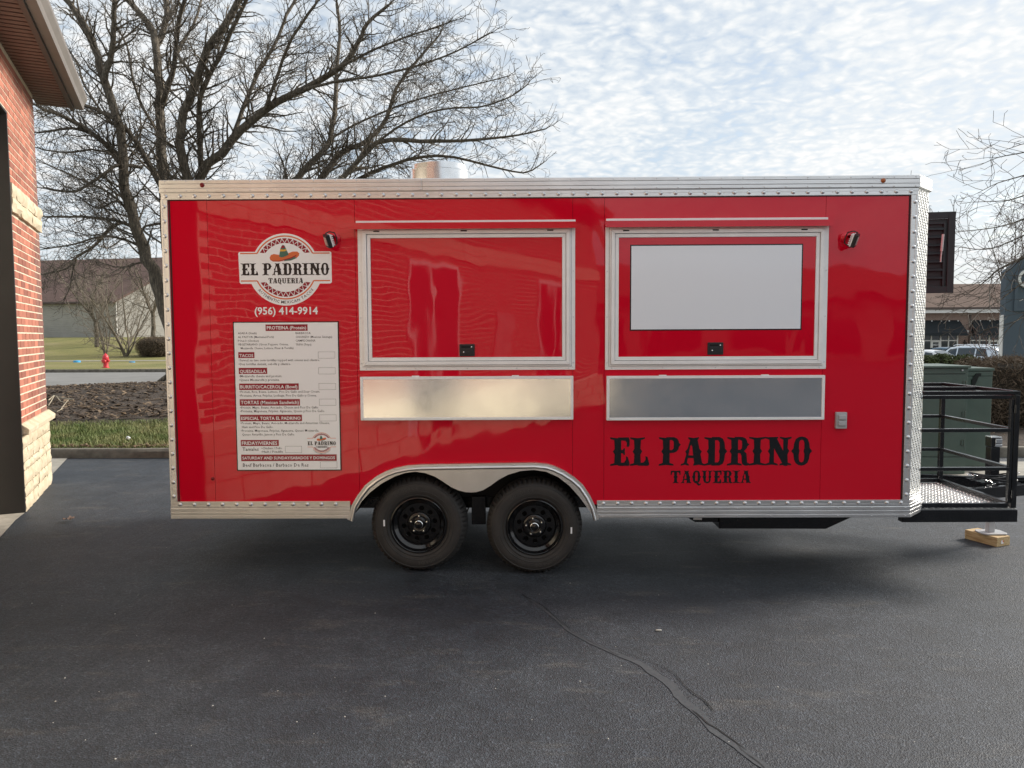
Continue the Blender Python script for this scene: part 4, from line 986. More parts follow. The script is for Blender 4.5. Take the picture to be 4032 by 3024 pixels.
for s, x0, x1, y, bo in (('ASADA (Steak)',100,290,197,.006),('AL PASTOR (Marinated Pork)',100,465,236,.006),('POLLO (Chicken)',101,312,274,.006),('VEGETARIANO (Green Peppers, Onions,',102,614,312,.006),('Mozzarella Cheese, Lettuce, Flour & Tortilla)',128,667,350,.006),
    ('BARBACOA',687,840,196,.006),('CHORIZO (Mexican Sausage)',687,1060,235,.006),('CAMPECHANA',687,889,273,.006),('TRIPA (Tripe)',688,848,312,.006),
    ('•Served on two corn tortillas topped with onions and cilantro.',107,935,474,.006),('•Dos tortillas demaiz, cebolla y cilantro.',107,641,513,.006),('•Mozzarella cheese and protein.',112,548,636,.006),('•Queso Mozzarella y proteina.',112,525,674,.006),
    ('•Protein, Rice, Beans, Lettuce, Pico De Gallo and Sour Cream.',116,936,795,.006),('•Proteina, Arroz, Frijoles, Lechuga, Pico De Gallo y Crema.',117,902,834,.006),('•Protein, Mayo, Beans, Avocado, Cheese and Pico De Gallo.',121,924,956,.006),('•Proteina, Mayonesa, Frijoles, Aguacate, Queso y Pico De Gallo.',121,985,993,.006),
    ('•Protein, Mayo, Beans, Avocado, Mozzarella and American Cheese,',126,1034,1115,.006),('Ham and Pico De Gallo.',141,460,1154,.006),('•Proteina, Mayonesa, Frijoles, Aguacate, Queso Mozzarela,',128,926,1192,.006),('Queso Amarillo, Jamon y Pico De Gallo.',143,678,1230,.006),
    ('Tamales',146,311,1386,.006),('•Chicken / Pollo',339,550,1370,.006),('•Hash / Picadillo',339,561,1406,.006),('Beef Barbacoa / Barbaco De Res',150,819,1548,.006)):
    p = MP(x0, y); put_text(blk, s, p[0], MP(x1, y)[0], p[1], WB, bo, 1); blk.build('menu_lettering', M['black_print'], mn); blk.v = []; blk.f = []
for x0, y0, x1, y1 in ((916,376,1089,442),(920,537,1093,603),(923,697,1097,763),(927,857,1100,923),(930,1017,1103,1082),(580,1338,751,1404),(939,1496,1111,1561)):
    a = MP(x0, y0); c = MP(x1, y1); o = rect(a[0], c[0], c[1], a[1]); t = .0016; blk.prism([o, rect(a[0]+t, c[0]-t, c[1]+t, a[1]-t)[::-1]], side, WB, WB-.0003, back=False); blk.build('price_box', M['black_print'], mn); blk.v = []; blk.f = []
lc2 = MP(953, 1303); logo(mn, lc2[0], lc2[1], (MP(1100,1300)[0]-MP(808,1300)[0])/892, .0065, detail=False, base=False)

# ---------------------------------------------------------------- front cage, tongue, jack
YC0, YC1 = YS+.180, YS+1.16; XC0 = X1+CHF+.004
XC1 = at_y(4003, 1760, YC0).x; ZP = at_y(3800, 2000, YC0).z; ZT = at_y(3800, 1540, YC0).z
tb = .036
def member(nm, p, q, w=tb, h_=tb, up=(0, 0, 1)): return MB().bar(p, q, w, h_, up).build(nm, M['black_steel'], tr, bevel=.003)
MB().box(at_y(3543, 2030, YC0).x, XC1+.005, YC0-.035, YC0+.03, at_y(3800, 2052, YC0).z, ZP-.008).build('platform_beam', M['black_steel'], tr, bevel=.004)
MB().box(XC0, XC1+.005, YC1-.02, YC1+.04, at_y(3800, 2052, YC0).z, ZP-.008).build('platform_beam', M['black_steel'], tr, bevel=.004)
fl = MB().box(XC0+.002, XC1, YC0-.030, YC1+.03, ZP-.006, ZP-.001).build('platform_floor', M['floor_plate'], tr)
q = MB(); y = YC0-.02; r = 0
while y < YC1:
    xx = XC0+.02+(.012 if r % 2 else 0); ii = 0
    while xx < XC1-.02:
        ii += 1; a = R(45) if (r+ii) % 2 else R(-45); dv = Vector((math.cos(a), math.sin(a), 0))*.012; sv = Vector((-math.sin(a), math.cos(a), 0))*.0035; c = Vector((xx, y, ZP-.001)); u = Vector((0, 0, .0025))
        q.add([c-dv, c-sv, c+dv, c+sv, c+u-dv*.5, c+u-sv*.4, c+u+dv*.5, c+u+sv*.4], [(4,5,6,7),(0,1,5,4),(1,2,6,5),(2,3,7,6),(3,0,4,7)]); xx += .026
    y += .024; r += 1
T(q.build('floor_tread', M['floor_plate'], fl), kind='stuff')
rails = [ZP+.022, at_y(3800, 1846, YC0).z, at_y(3800, 1694, YC0).z, ZT-.045]
for z in rails:
    member('cage_rail', (XC0+.001, YC0, z), (XC1-.058, YC0, z), .034, .026 if z > rails[0] else .034)
    member('cage_rail', (XC1-.02, YC0+.03, z), (XC1-.02, YC1-.02, z), .034, .026 if z > rails[0] else .034)
    member('cage_rail', (XC0, YC1, z), (XC1-.04, YC1, z), .034, .026 if z > rails[0] else .034)
for (p, q_) in (((XC0+.001, YC0, ZT-.014), (XC1+.004, YC0, ZT-.014)), ((XC1-.014, YC0+.02, ZT-.012), (XC1-.014, YC1+.02, ZT-.012)), ((XC0, YC1, ZT-.014), (XC1-.035, YC1, ZT-.014)), ((XC0, (YC0+YC1)/2, ZT-.016), (XC1-.034, (YC0+YC1)/2, ZT-.016))): member('cage_top_rail', p, q_, .034, .028)
member('cage_post', (XC1-.016, YC0, ZP+.002), (XC1-.016, YC0, ZT-.03), .04, .034, (0, 1, 0)); member('cage_post', (XC1-.050, YC0, ZP+.04), (XC1-.050, YC0, ZT-.06), .024, .03, (0, 1, 0))
member('cage_post', (XC1-.02, YC1, ZP+.002), (XC1-.02, YC1, ZT-.03), .036, .036, (0, 1, 0)); member('cage_post', (XC0+.02, YC1, ZP+.002), (XC0+.02, YC1, ZT-.03), .034, .034, (0, 1, 0))
for zf in (.12, .85):
    z = ZP+(ZT-ZP)*zf; q = MB(); q.tube([(XC1-.034, YC0-.022, z-.03), (XC1-.034, YC0-.022, z+.03)], .008, 8); q.build('gate_hinge', M['black_steel'], tr, smooth=40)
# tongue, jack and wooden block
bk = on_ground(3888, 2152, H); YJ = bk.y+.10; XJK = at_y(3898, 2080, YJ).x; GZ = H(XJK, YJ)
for s in (-1, 1):
    member('tongue_beam', (X1+.1, YJ+s*.62, ZP-.06), (XJK+.45, YJ+s*.06, ZP-.06), .05, .10)
MB().box(XJK-.16, XJK+.18, YJ-.13, YJ+.13, ZP-.016, ZP-.004).build('jack_plate', M['black_steel'], tr, bevel=.003)
q = MB(); q.tube([(XJK+.36, YJ, ZP-.03), (XJK+.52, YJ, ZP-.03)], [.075, .06], 12); q.box(XJK+.1, XJK+.4, YJ-.05, YJ+.05, ZP-.08, ZP+.03); q.build('coupler', M['black_steel'], tr, smooth=30)
zjt = at_y(3900, 1720, YJ).z; hw = .041
jk = MB().box(XJK-hw, XJK+hw, YJ-hw, YJ+hw, ZP-.01, zjt-.09).build('jack_tube', M['black_steel'], tr, bevel=.004)
q = MB(); q.box(XJK-hw-.004, XJK+hw+.004, YJ-hw-.004, YJ+hw+.004, zjt-.088, zjt-.004); q.build('jack_head', M['black_steel'], jk, bevel=.004)
q = MB(); q.box(XJK-.012, XJK+hw+.01, YJ-hw-.012, YJ-hw-.005, zjt-.085, zjt-.062); q.box(XJK-.010, XJK+hw+.008, YJ-hw-.014, YJ-hw-.005, zjt-.055, zjt-.012); q.box(XJK-hw-.006, XJK+hw+.008, YJ-hw-.008, YJ+hw+.006, zjt-.003, zjt+.006); q.build('jack_trim', M['chrome'], jk, bevel=.003)
zblk = GZ+.088
MB().box(XJK-.028, XJK+.028, YJ-.028, YJ+.028, zblk+.012, ZP-.02).build('jack_leg', M['galv_pale'] if 'galv_pale' in M else M['grey_box'], tr, bevel=.004)
q = MB(); q.prism([[(-.115,-.05),(-.09,-.085),(.09,-.085),(.115,-.05),(.115,.05),(.09,.085),(-.09,.085),(-.115,.05)]], lambda u, v, w: (XJK+.01+u, YJ+v, w), zblk+.012, zblk+.001); q.build('jack_foot', M['grey_box'], tr, bevel=.002)
# looped safety cable and chain
cen = Vector((XJK-.05, YJ-.11, ZP+.03)); q = MB()
for k, (rx, ry, dz) in enumerate(((.20, .08, 0), (.16, .10, .02), (.22, .06, .035))):
    q.tube([cen+Vector((rx*math.cos(t), ry*math.sin(t), dz+.02*math.sin(2*t+k))) for t in [2*math.pi*i/28 for i in range(28)]], .007, 6, closed=True)
q.build('breakaway_cable', M['black_plastic'], tr, smooth=60)
q = MB(); l, w = .026, .012
pts = [(l*.5+w*math.cos(t), w*math.sin(t)) for t in [math.pi*(-.5+i/5) for i in range(6)]] + [(-l*.5-w*math.cos(t), -w*math.sin(t)) for t in [math.pi*(-.5+i/5) for i in range(6)]]
q.tube([(x, y, 0) for x, y in pts], .0042, 6, closed=True); LINK = q.mesh('chain_link', M['chrome'], smooth=60)
cpx = [(3808,1868),(3830,1872),(3856,1880),(3880,1884),(3898,1893),(3912,1905),(3918,1925),(3928,1945),(3938,1960)]
cp3 = [at_y(x, y, YJ-.14) for x, y in cpx]
cpth = []
for a, c in zip(cp3, cp3[1:]):
    n = max(1, int((c-a).length/.034)); cpth += [a+(c-a)*i/n for i in range(n)]
ch = empty('safety_chain', cpth[0]); ch.parent = tr; ch.location = cpth[0]-org(tr); ORG[ch] = Vector(cpth[0])
for i in range(len(cpth)-1):
    d = cpth[i+1]-cpth[i]; o = inst('chain_link', LINK, (cpth[i]+cpth[i+1])/2, ch); o.rotation_mode = 'QUATERNION'
    from mathutils import Quaternion
    o.rotation_quaternion = d.to_track_quat('X', 'Z') @ Quaternion((1, 0, 0), R(90 if i % 2 else 0)+.3)
# open louvred hatch hinged on the nose
XH = X1+CHF+.002; hp = [at_y(3765, 832, 6.35), at_y(3748, 1153, 6.35)]
xh1 = hp[0].x; hz1, hz0 = hp[0].z, hp[1].z; dv = Vector((xh1-XH, -.10, 0)); hl = dv.length+.25; dv.normalize(); nv = Vector((dv.y, -dv.x, 0))
o0 = Vector((xh1, 6.35, 0))
def HP(a, n, z): return o0-dv*a+nv*n+Vector((0, 0, z))
LW = (xh1-XH)*1.0
hb = None
fr = MB()
def hbox(q, a0, a1, n0, n1, z0, z1): return q.obox(HP((a0+a1)/2, (n0+n1)/2, (z0+z1)/2), dv*(a1-a0)/2, nv*(n1-n0)/2, Vector((0, 0, (z1-z0)/2)))
q = MB(); hbox(q, 0, .055, -.025, .0, hz0, hz1); hbox(q, .055, LW, -.025, 0, hz1-.055, hz1); hbox(q, .055, LW, -.025, 0, hz0, hz0+.055)
hf = q.build('vent_hatch', M['slate_paint'], tr, bevel=.003, label='open black louvred hatch hinged on the nose')
q = MB(); hbox(q, .056, LW, -.022, -.018, hz0+.056, hz1-.056); q.build('hatch_back', M['slate_paint'], hf)
for k in range(7):
    z = hz0+.10+k*(hz1-hz0-.2)/7; q = MB(); q.obox(HP((.09+LW)/2, -.006, z+.03), dv*((LW-.09)/2), nv*.012+Vector((0, 0, -.012)), Vector((0, 0, .002))+nv*.002); q.build('louvre', M['slate_paint'], hf)
q = MB(); hbox(q, .075, .090, -.017, .0, hz0+.06, hz1-.085); hbox(q, .090, LW, -.017, .0, hz1-.10, hz1-.085); q.build('inner_frame', M['slate_paint'], hf)
q = MB(); q.tube([HP(.105, .03, hz1-.19), HP(.115, .035, hz1-.33)], .011, 10); q.tube([HP(.115, .035, hz1-.33), HP(.12, .035, hz1-.42)], .006, 8); q.build('gas_strut', M['lamp_glass'], hf, smooth=40)
q = MB(); hbox(q, LW-.085, LW-.03, .004, .008, hz0+.08, hz1-.15); q.build('pale_liner', M['lamp_glass'], hf)
# wooden block under the jack
def wood_mat():
    m = mat('pine_block', (0.50, 0.36, 0.17), 0.75); t, b = nodes(m); co = N(t, 'ShaderNodeTexCoord').outputs['Object']
    mp = N(t, 'ShaderNodeMapping'); mp.inputs['Scale'].default_value = (1.5, 14, 14); L(t, co, mp.inputs[0])
    w = N(t, 'ShaderNodeTexNoise', Scale=5.0, Detail=5.0, Distortion=0.8); L(t, mp.outputs[0], w.inputs['Vector'])
    r = ramp(t, w.outputs[0], [(0.3, (0.33, 0.21, 0.09)), (0.5, (0.50, 0.36, 0.18)), (0.7, (0.58, 0.45, 0.26))]); L(t, r.outputs[0], b.inputs['Base Color']); return m
M['wood'] = wood_mat()
wbk = empty('wood_block', (XJK-.01, YJ, GZ), rz=R(-68), label='pine timber block under the trailer jack foot', cat='wood block')
def lobj(q, nm, mt_, par, **kw):                     # build in the parent's local frame
    o = q.build(nm, mt_, None, **kw); o.parent = par; return o
lobj(MB().box(-.17, .14, -.085, .085, .001, .086), 'timber', M['wood'], wbk, bevel=.004)
lobj(MB().box(.1405, .1412, -.03, .0, .025, .055), 'sticker', M['white_print'], wbk)
lobj(MB().box(.1413, .1418, -.012, .0, .038, .055), 'sticker_mark', M['orange_print'], wbk)
# ------------------------------------------------------------------ utility cabinets on their pad
M['cab_green'] = mat('green_cabinet_paint', (0.080, 0.118, 0.094), 0.42, var=0.10, vscale=3)
M['cab_gap'] = mat('cabinet_gap', (0.008, 0.012, 0.010), 0.8)
sheet('concrete_pad', M['concrete'], lin(4.0, 11.5, 16), lin(9.72, 10.95, 4), lambda x, y: H(x, y)+.03)
yc = 9.95; gz = H(6, 10)+.03
cb_ = empty('utility_cabinet', (5.2, 10.3, gz), label='tall green steel utility cabinet with hinged door behind the cage', cat='cabinet')
xr = at_y(3812, 1600, yc).x; xl = 4.35; zt = at_y(3800, 1440, yc).z
MB().box(xl, xr, yc+.02, yc+.75, gz+.002, zt-.03).build('body', M['cab_green'], cb_, bevel=.006)
MB().box(xl-.02, xr+.02, yc-.012, yc+.78, zt-.03, zt+.0).build('lid', M['cab_green'], cb_, bevel=.008)
dz = at_y(3700, 1800, yc).z
for z0, z1 in ((dz+.012, zt-.115), (gz+.05, dz-.012)):
    MB().box(xl+.02, xr-.045, yc+.006, yc+.0195, z0, z1).build('door', M['cab_green'], cb_, bevel=.003)
MB().box(xl+.01, xr-.04, yc+.015, yc+.0192, zt-.112, zt-.104).build('door_gap', M['cab_gap'], cb_)
for f in (.16, .47, .80):
    z = dz+(zt-dz)*f; q = MB(); q.box(xr-.075, xr-.030, yc-.006, yc+.0055, z-.035, z+.035); q.tube([(xr-.043, yc-.008, z-.04), (xr-.043, yc-.008, z+.04)], .008, 8); q.build('hinge', M['cab_green'], cb_)
for x, z in ((xr-.09, zt-.06), (xr-.36, dz+.04), (xr-.36, dz+.1)):
    q = MB(); q.lathe([(.012, 0), (.012, .006), (0, .009)], (x, yc+.004, z), (0, -1, 0), 10); q.build('bolt', M['grey_box'], cb_)
MB().box(xl+.35, xl+.52, yc+.002, yc+.0055, dz+.35, dz+.47).build('decal', M['cab_decal'] if 'cab_decal' in M else M['cab_green'], cb_)
y2 = 10.25; c2 = empty('utility_cabinet', (6.3, 10.6, gz), label='narrower green utility cabinet with folded hasp beside the bare hedge', cat='cabinet')
x2l = xr+.03; x2r = at_y(3906, 1550, y2).x; z2 = at_y(3860, 1449, y2).z
MB().box(x2l, x2r, y2, y2+.6, gz+.002, z2-.04).build('body', M['cab_green'], c2, bevel=.006)
MB().box(x2l-.01, x2r+.012, y2-.02, y2+.62, z2-.04, z2).build('lid', M['cab_green'], c2, bevel=.006)
MB().box(x2l+.01, x2r-.005, y2-.012, y2-.001, z2-.105, z2-.055).build('upper_flap', M['cab_green'], c2, bevel=.004)
MB().box(x2l+.02, x2r-.01, y2-.010, y2-.001, gz+.06, z2-.125).build('door', M['cab_green'], c2, bevel=.004)
q = MB(); xm = (x2l+x2r)/2; q.prism([[(xm-.06, z2-.26), (xm-.06, z2-.16), (xm+.0, z2-.07), (xm+.06, z2-.07), (xm+.06, z2-.11), (xm+.03, z2-.11), (xm+.0, z2-.19), (xm-.03, z2-.26)]], lambda u, v, w: (u, y2-w, v), .03, .012); q.build('hasp', M['cab_gap'], c2)
# ------------------------------------------------------------------ hydrant and lids across the street
M['hyd'] = mat('red_hydrant_paint', (0.62, 0.035, 0.05), 0.4, var=0.12, vscale=8)
M['blue_lid'] = mat('blue_plastic', (0.06, 0.36, 0.68), 0.4, var=0.1)
hp0 = on_ground(417, 1448); hz_ = LH(hp0.x, hp0.y)
hy = empty('fire_hydrant', (hp0.x, hp0.y, hz_), label='red fire hydrant on the grass verge across the street', cat='fire hydrant')
hs = 0.80/.76
def HL(q, nm): 
    q.v = [(hp0.x+x*hs, hp0.y+y*hs, hz_+z*hs) for x, y, z in q.v]; return q.build(nm, M['hyd'], hy, smooth=40)
HL(MB().lathe([(.17,0),(.17,.035),(.125,.04),(.12,.06),(.115,.42),(.15,.43),(.15,.47),(.12,.48)], n=24), 'barrel')
HL(MB().lathe([(.155,.48),(.155,.51),(.14,.52),(.135,.57),(.115,.63),(.075,.68),(.04,.70),(.04,.72),(.028,.725),(.028,.76),(0,.76)], n=24), 'bonnet')
for ax, r, o in (((1,0,0), .055, .36), ((-1,0,0), .055, .36), ((0,-1,0), .08, .34)):
    HL(MB().lathe([(r*.8,.08),(r*.8,.14),(r*1.15,.145),(r*1.15,.175),(r,.19),(r*.3,.195),(r*.3,.225),(0,.225)], (0, 0, o), ax, 16), 'nozzle_cap')
q = MB()
for k in range(10): a = k*math.pi/5; q.lathe([(.012,.475),(.012,.53),(0,.53)], (.143*math.cos(a), .143*math.sin(a), 0), n=6)
HL(q, 'flange_bolts')
for s in (-1, 1): HL(MB().tube([(s*.15, -.02, .34), (s*.19, -.03, .24), (s*.16, -.06, .20), (s*.12, -.08, .28)], .008, 6), 'cap_chain')
for px, py, r, lb in ((303, 1427, .20, 'bright blue utility lid in the grass left of the hydrant'), (520, 1427, .17, 'small blue utility lid in the grass beyond the hydrant')):
    p = on_ground(px, py); q = MB(); z = LH(p.x, p.y); q.lathe([(r*1.1, 0), (r*1.1, .10 if px < 400 else .05), (r, .13 if px < 400 else .06), (r*.4, .14 if px < 400 else .065), (0, .14 if px < 400 else .065)], (p.x, p.y, z-.01), n=20)
    q.build('water_meter_cover', M['blue_lid'], smooth=30, label=lb if px < 400 else 'flat pale blue utility lid in the grass right of the hydrant', cat='lid')
# ------------------------------------------------------------------ far building on the left
def siding(name, c, sc, rot=0.0):
    m = mat(name, c, 0.8); t, b = nodes(m); co = N(t, 'ShaderNodeTexCoord').outputs['Object']; s = N(t, 'ShaderNodeSeparateXYZ'); L(t, co, s.inputs[0])
    w = math_(t, 'FRACT', math_(t, 'MULTIPLY', s.outputs[2], sc)); n = N(t, 'ShaderNodeTexNoise', Scale=1.2, Detail=6.0); L(t, co, n.inputs['Vector'])
    r = ramp(t, n.outputs[0], [(0.3, tuple(x*.85 for x in c)), (0.7, c)]); L(t, r.outputs[0], b.inputs['Base Color'])
    bp = N(t, 'ShaderNodeBump', Strength=1.0, Distance=0.05); L(t, w, bp.inputs['Height']); L(t, bp.outputs[0], b.inputs['Normal']); return m
M['siding'] = siding('cream_brick_siding', (0.47, 0.45, 0.42), 5.0)
M['far_roof'] = mat('brown_roof_shingles', (0.130, 0.080, 0.066), 0.9, var=0.2, vscale=0.8, bump=0.6, bscale=5, bdist=.06)
DB = 74.0
corner = at_y(463, 1335, DB); zb = LH(corner.x, corner.y)-.1; eave = at_y(463, 1182, DB).z; apex_z = at_y(463, 985, DB).z
fu = Vector((-math.cos(R(12)), -math.sin(R(12)), 0))*1.0; fu = Vector((-.985, .17, 0)).normalized(); ru = Vector((.62, .785, 0)).normalized()
# front wall runs left from the corner, gable end runs right and back
fb = empty('long_building', (corner.x, corner.y, zb), label='long low building with big brown roof and cream gable across the street', cat='building')
A = Vector((corner.x, corner.y, 0)); Lf, Lr = 60, 16.0
def V3(p, z): return (p.x, p.y, z)
q = MB(); b0, b1, b2 = A, A+fu*Lf, A+ru*Lr; b3 = b2+fu*Lf
q.v = [V3(p, z) for z in (zb-1.5, eave) for p in (b0, b1, b3, b2)]; q.f = [(1, 0, 4, 5), (0, 3, 7, 4), (3, 2, 6, 7), (2, 1, 5, 6)]; q.build('wall', M['siding'], fb)
m0 = A+ru*Lr/2; q = MB(); q.v = [V3(b0, eave), V3(b2, eave), V3(m0, apex_z-.25)]; q.f = [(0, 1, 2)]; q.build('gable_wall', M['siding'], fb)
ox = -fu*.4; q = MB(); oa = A-ru*.6+ox; ob_ = A+fu*Lf-ru*.6; r0 = m0+ox; r1 = m0+fu*Lf; e1 = b2+ru*.6+ox; e2 = b3+ru*.6
q.v = [V3(oa, eave-.15), V3(ob_, eave-.15), V3(r1, apex_z), V3(r0, apex_z), V3(e1, eave-.15), V3(e2, eave-.15)] ; n = 6
q.v += [(x, y, z-.18) for x, y, z in q.v]; q.f = [(1, 0, 3, 2), (2, 3, 4, 5), (0, 6, 9, 3), (3, 9, 10, 4), (0, 1, 7, 6), (6, 7, 8, 9), (9, 8, 11, 10)]; q.build('roof', M['far_roof'], fb)
q = MB(); q.bar(V3(A-ru*.62+ox, eave-.2), V3(A+fu*Lf-ru*.62, eave-.2), .14, .16); q.build('gutter', M['brown_metal'], fb)
q = MB(); q.bar(V3(A-ru*.06-fu*.02, zb), V3(A-ru*.06-fu*.02, eave), .1, .1, (0, 1, 0)); q.build('downspout', M['white_trim'], fb)
# ------------------------------------------------------------------ shops on the right
M['shop_brick'] = mat('shop_brick', (0.21, 0.135, 0.105), 0.9, var=0.18, vscale=1.0)
def shopbrick():
    m = M['shop_brick']; t, b = nodes(m); co = N(t, 'ShaderNodeTexCoord').outputs['Object']; mp = N(t, 'ShaderNodeMapping'); mp.inputs['Rotation'].default_value = (R(90), 0, 0); L(t, co, mp.inputs[0])
    k = N(t, 'ShaderNodeTexBrick', Scale=1.0); k.inputs['Brick Width'].default_value = .3; k.inputs['Row Height'].default_value = .1; k.inputs['Mortar Size'].default_value = .012
    k.inputs['Color1'].default_value = (.20, .125, .10, 1); k.inputs['Color2'].default_value = (.25, .16, .125, 1); k.inputs['Mortar'].default_value = (.34, .29, .25, 1)
    L(t, mp.outputs[0], k.inputs['Vector']); L(t, k.outputs[0], b.inputs['Base Color'])
shopbrick()
M['awning'] = mat('black_awning_fabric', (0.008, 0.013, 0.017), 0.8, var=0.15)
M['shop_roof'] = mat('tan_brown_shingles', (0.17, 0.115, 0.090), 0.9, var=0.18, vscale=1.5)
DS = 74.0
def SP(px, py): return at_y(px, py, DS)
gs = H(40, DS)+.1
xw0, xw1 = SP(3300, 1300).x, SP(4060, 1300).x
sh = empty('brick_shop', ((xw0+xw1)/2, DS, gs), label='brown brick shop row with black awnings and shingle roof', cat='building')
ze = SP(3800, 1222).z
MB().box(xw0, xw1, DS, DS+14, gs-.5, ze).build('wall', M['shop_brick'], sh)
zr = SP(3800, 1118).z; q = MB(); q.v = [(xw0-.5, DS-.9, ze+.25), (xw1+.5, DS-.9, ze+.25), (xw1+.5, DS+2.5, at_y(3800, 1118, DS+2.5).z), (xw0-.5, DS+2.5, at_y(3800, 1118, DS+2.5).z), (xw0-.5, DS+14, ze+.25), (xw1+.5, DS+14, ze+.25)]; q.f = [(0, 1, 2, 3), (3, 2, 5, 4)]; q.build('roof', M['shop_roof'], sh)
MB().box(xw0-.5, xw1+.5, DS-1.0, DS-.86, ze+.06, ze+.28).build('gutter', M['brown_metal'], sh)
MB().box(xw0-.5, xw1+.5, DS-.85, DS-.002, ze-.26, ze+.05).build('frieze', M['white_trim'], sh)
MB().box(xw0, xw1, DS-.06, DS-.002, SP(3800, 1309).z, SP(3800, 1301).z).build('stone_course', M['white_trim'], sh)
MB().box(SP(3814, 1300).x, SP(3820, 1300).x, DS-.14, DS-.01, gs, ze+.1).build('downspout', M['brown_metal'], sh)
def storefront(pxs, door, awn, number=None):
    zb_, zt_ = gs+.05, SP(3700, 1262).z; zm_ = SP(3700, 1341).z
    X = [SP(p, 1340).x for p in pxs]
    f = MB().box(X[0], X[-1], DS-.03, DS-.002, zb_, zt_).build('storefront_glass', M['glass_dark'], sh)
    for i, x in enumerate(X): MB().box(x-.06, x+.06, DS-.10, DS-.031, zb_, zt_).build('mullion', M['white_trim'], f)
    for i, (a, c) in enumerate(zip(X, X[1:])):
        MB().box(a+.061, c-.061, DS-.095, DS-.031, zm_-.05, zm_+.05).build('transom', M['white_trim'], f)
        if i in door:
            dfr = MB(); dfr.box(a+.062, a+.17, DS-.09, DS-.032, zb_, zm_-.06); dfr.box(c-.17, c-.062, DS-.09, DS-.032, zb_, zm_-.06); dfr.box(a+.171, c-.171, DS-.09, DS-.032, zb_, zb_+.25); dfr.box(a+.171, c-.171, DS-.09, DS-.032, zm_-.16, zm_-.06); dfr.build('door_frame', M['white_trim'], f)
            if number:
                q = MB(); vs_, fs_, bb_ = text2d(number, .02, 1); w_ = (c-a)*.60; s_ = w_/(bb_[1]-bb_[0]); q.add([((a+c)/2-w_/2+(v[0]-bb_[0])*s_, DS-.092, zm_-.50+v[1]*s_*1.15) for v in vs_], fs_); q.build('door_number', M['white_print'], f)
    a0, a1 = SP(awn[0], 1290).x, SP(awn[1], 1290).x; z1 = SP(3700, 1261).z; z0 = SP(3700, 1318).z; q = MB()
    q.v = [(a0, DS-.01, z1), (a1-.35, DS-.01, z1), (a1, DS-1.0, z0+.18), (a0, DS-1.0, z0+.18), (a0, DS-1.0, z0-.10), (a1, DS-1.0, z0-.10), (a1-.35, DS-.02, z0-.10), (a0, DS-.02, z0-.10)]
    q.f = [(0, 3, 2, 1), (3, 4, 5, 2), (1, 2, 5, 6), (0, 7, 4, 3)]; q.build('awning', M['awning'], sh)
storefront((3596, 3629, 3665, 3702, 3733, 3768), (2,), (3560, 3790), '10237')
storefront((3818, 3855, 3893, 3932, 3968), (2,), (3823, 3975))
q = MB(); c = SP(3793, 1350); q.tube([(c.x, DS-.02, c.z), (c.x, DS-.25, c.z+.3), (c.x, DS-.35, c.z+.1)], .04, 6); q.lathe([(.05, .1), (.16, 0), (.12, -.35), (0, -.38)], (c.x, DS-.35, c.z), n=10); q.build('wall_lantern', M['black_steel'], sh)
# grey building with round white letter
M['grey_wall'] = mat('blue_grey_stucco', (0.080, 0.105, 0.130), 0.8, var=0.06, vscale=1)
DG = 27.0
def GP(px, py): return at_y(px, py, DG)
gl = GP(3955, 1300).x; gzg = H(22, DG); gsh = empty('monument_sign', (gl+3, DG+2, gzg), label='tall blue grey gabled sign wall with white ring shaped letter', cat='sign')
pk = GP(4032, 1021); s0 = GP(3970, 1068); slope = (pk.z-s0.z)/(pk.x-s0.x); zk = s0.z; wdt = 5.0
q = MB(); q.prism([[(gl, gzg-.3), (gl+wdt, gzg-.3), (gl+wdt, zk), (gl+wdt/2, zk+slope*wdt/2), (gl, zk)]], lambda u, v, w: (u, DG-w, v), 0, -.30); q.build('sign_wall', M['grey_wall'], gsh)
q = MB(); q.prism([[(gl+.28, GP(3980, 1225).z), (gl+wdt-.28, GP(3980, 1225).z), (gl+wdt-.28, zk-.1), (gl+wdt/2, zk+slope*wdt/2-.28), (gl+.28, zk-.1)], [(gl+.40, GP(3980, 1225).z+.12), (gl+wdt-.40, GP(3980, 1225).z+.12), (gl+wdt-.40, zk-.2), (gl+wdt/2, zk+slope*wdt/2-.42), (gl+.40, zk-.2)][::-1]], lambda u, v, w: (u, DG-w, v), .06, .002); q.build('sign_frame', M['grey_wall'], gsh)
rc = GP(4040, 1098); q = MB(); rad_ = (GP(4040, 1062).z-GP(4040, 1135).z)/2; q.prism([circ(rc.x, rc.z, rad_, 32), circ(rc.x, rc.z, rad_*.74, 32)[::-1]], lambda u, v, w: (u, DG-w, v), .1, .03); q.build('ring_letter', M['white_trim'], gsh)
MB().box(gl-.03, gl-.002, DG+.05, DG+.25, gzg, GP(3960, 1240).z).build('edge_trim', M['white_trim'], gsh)
# ------------------------------------------------------------------ building row behind the photographer, mirrored in the trailer
rb = empty('rear_shop_row', (14, -46, H(14, -46)), label='low brick shop row across the lot behind the photographer', cat='building')
MB().box(-4, 60, -56, -46, -.2, 4.3).build('wall', M['shop_brick'], rb)
q = MB(); q.v = [(-5, -45.2, 4.2), (61, -45.2, 4.2), (61, -50, 7.2), (-5, -50, 7.2)]; q.f = [(1, 0, 3, 2)]; q.build('roof', M['shop_roof'], rb)
for k in range(10): MB().box(-2+k*6, 2+k*6, -45.99, -45.9, .3, 2.9).build('window', M['glass_dark'], rb)
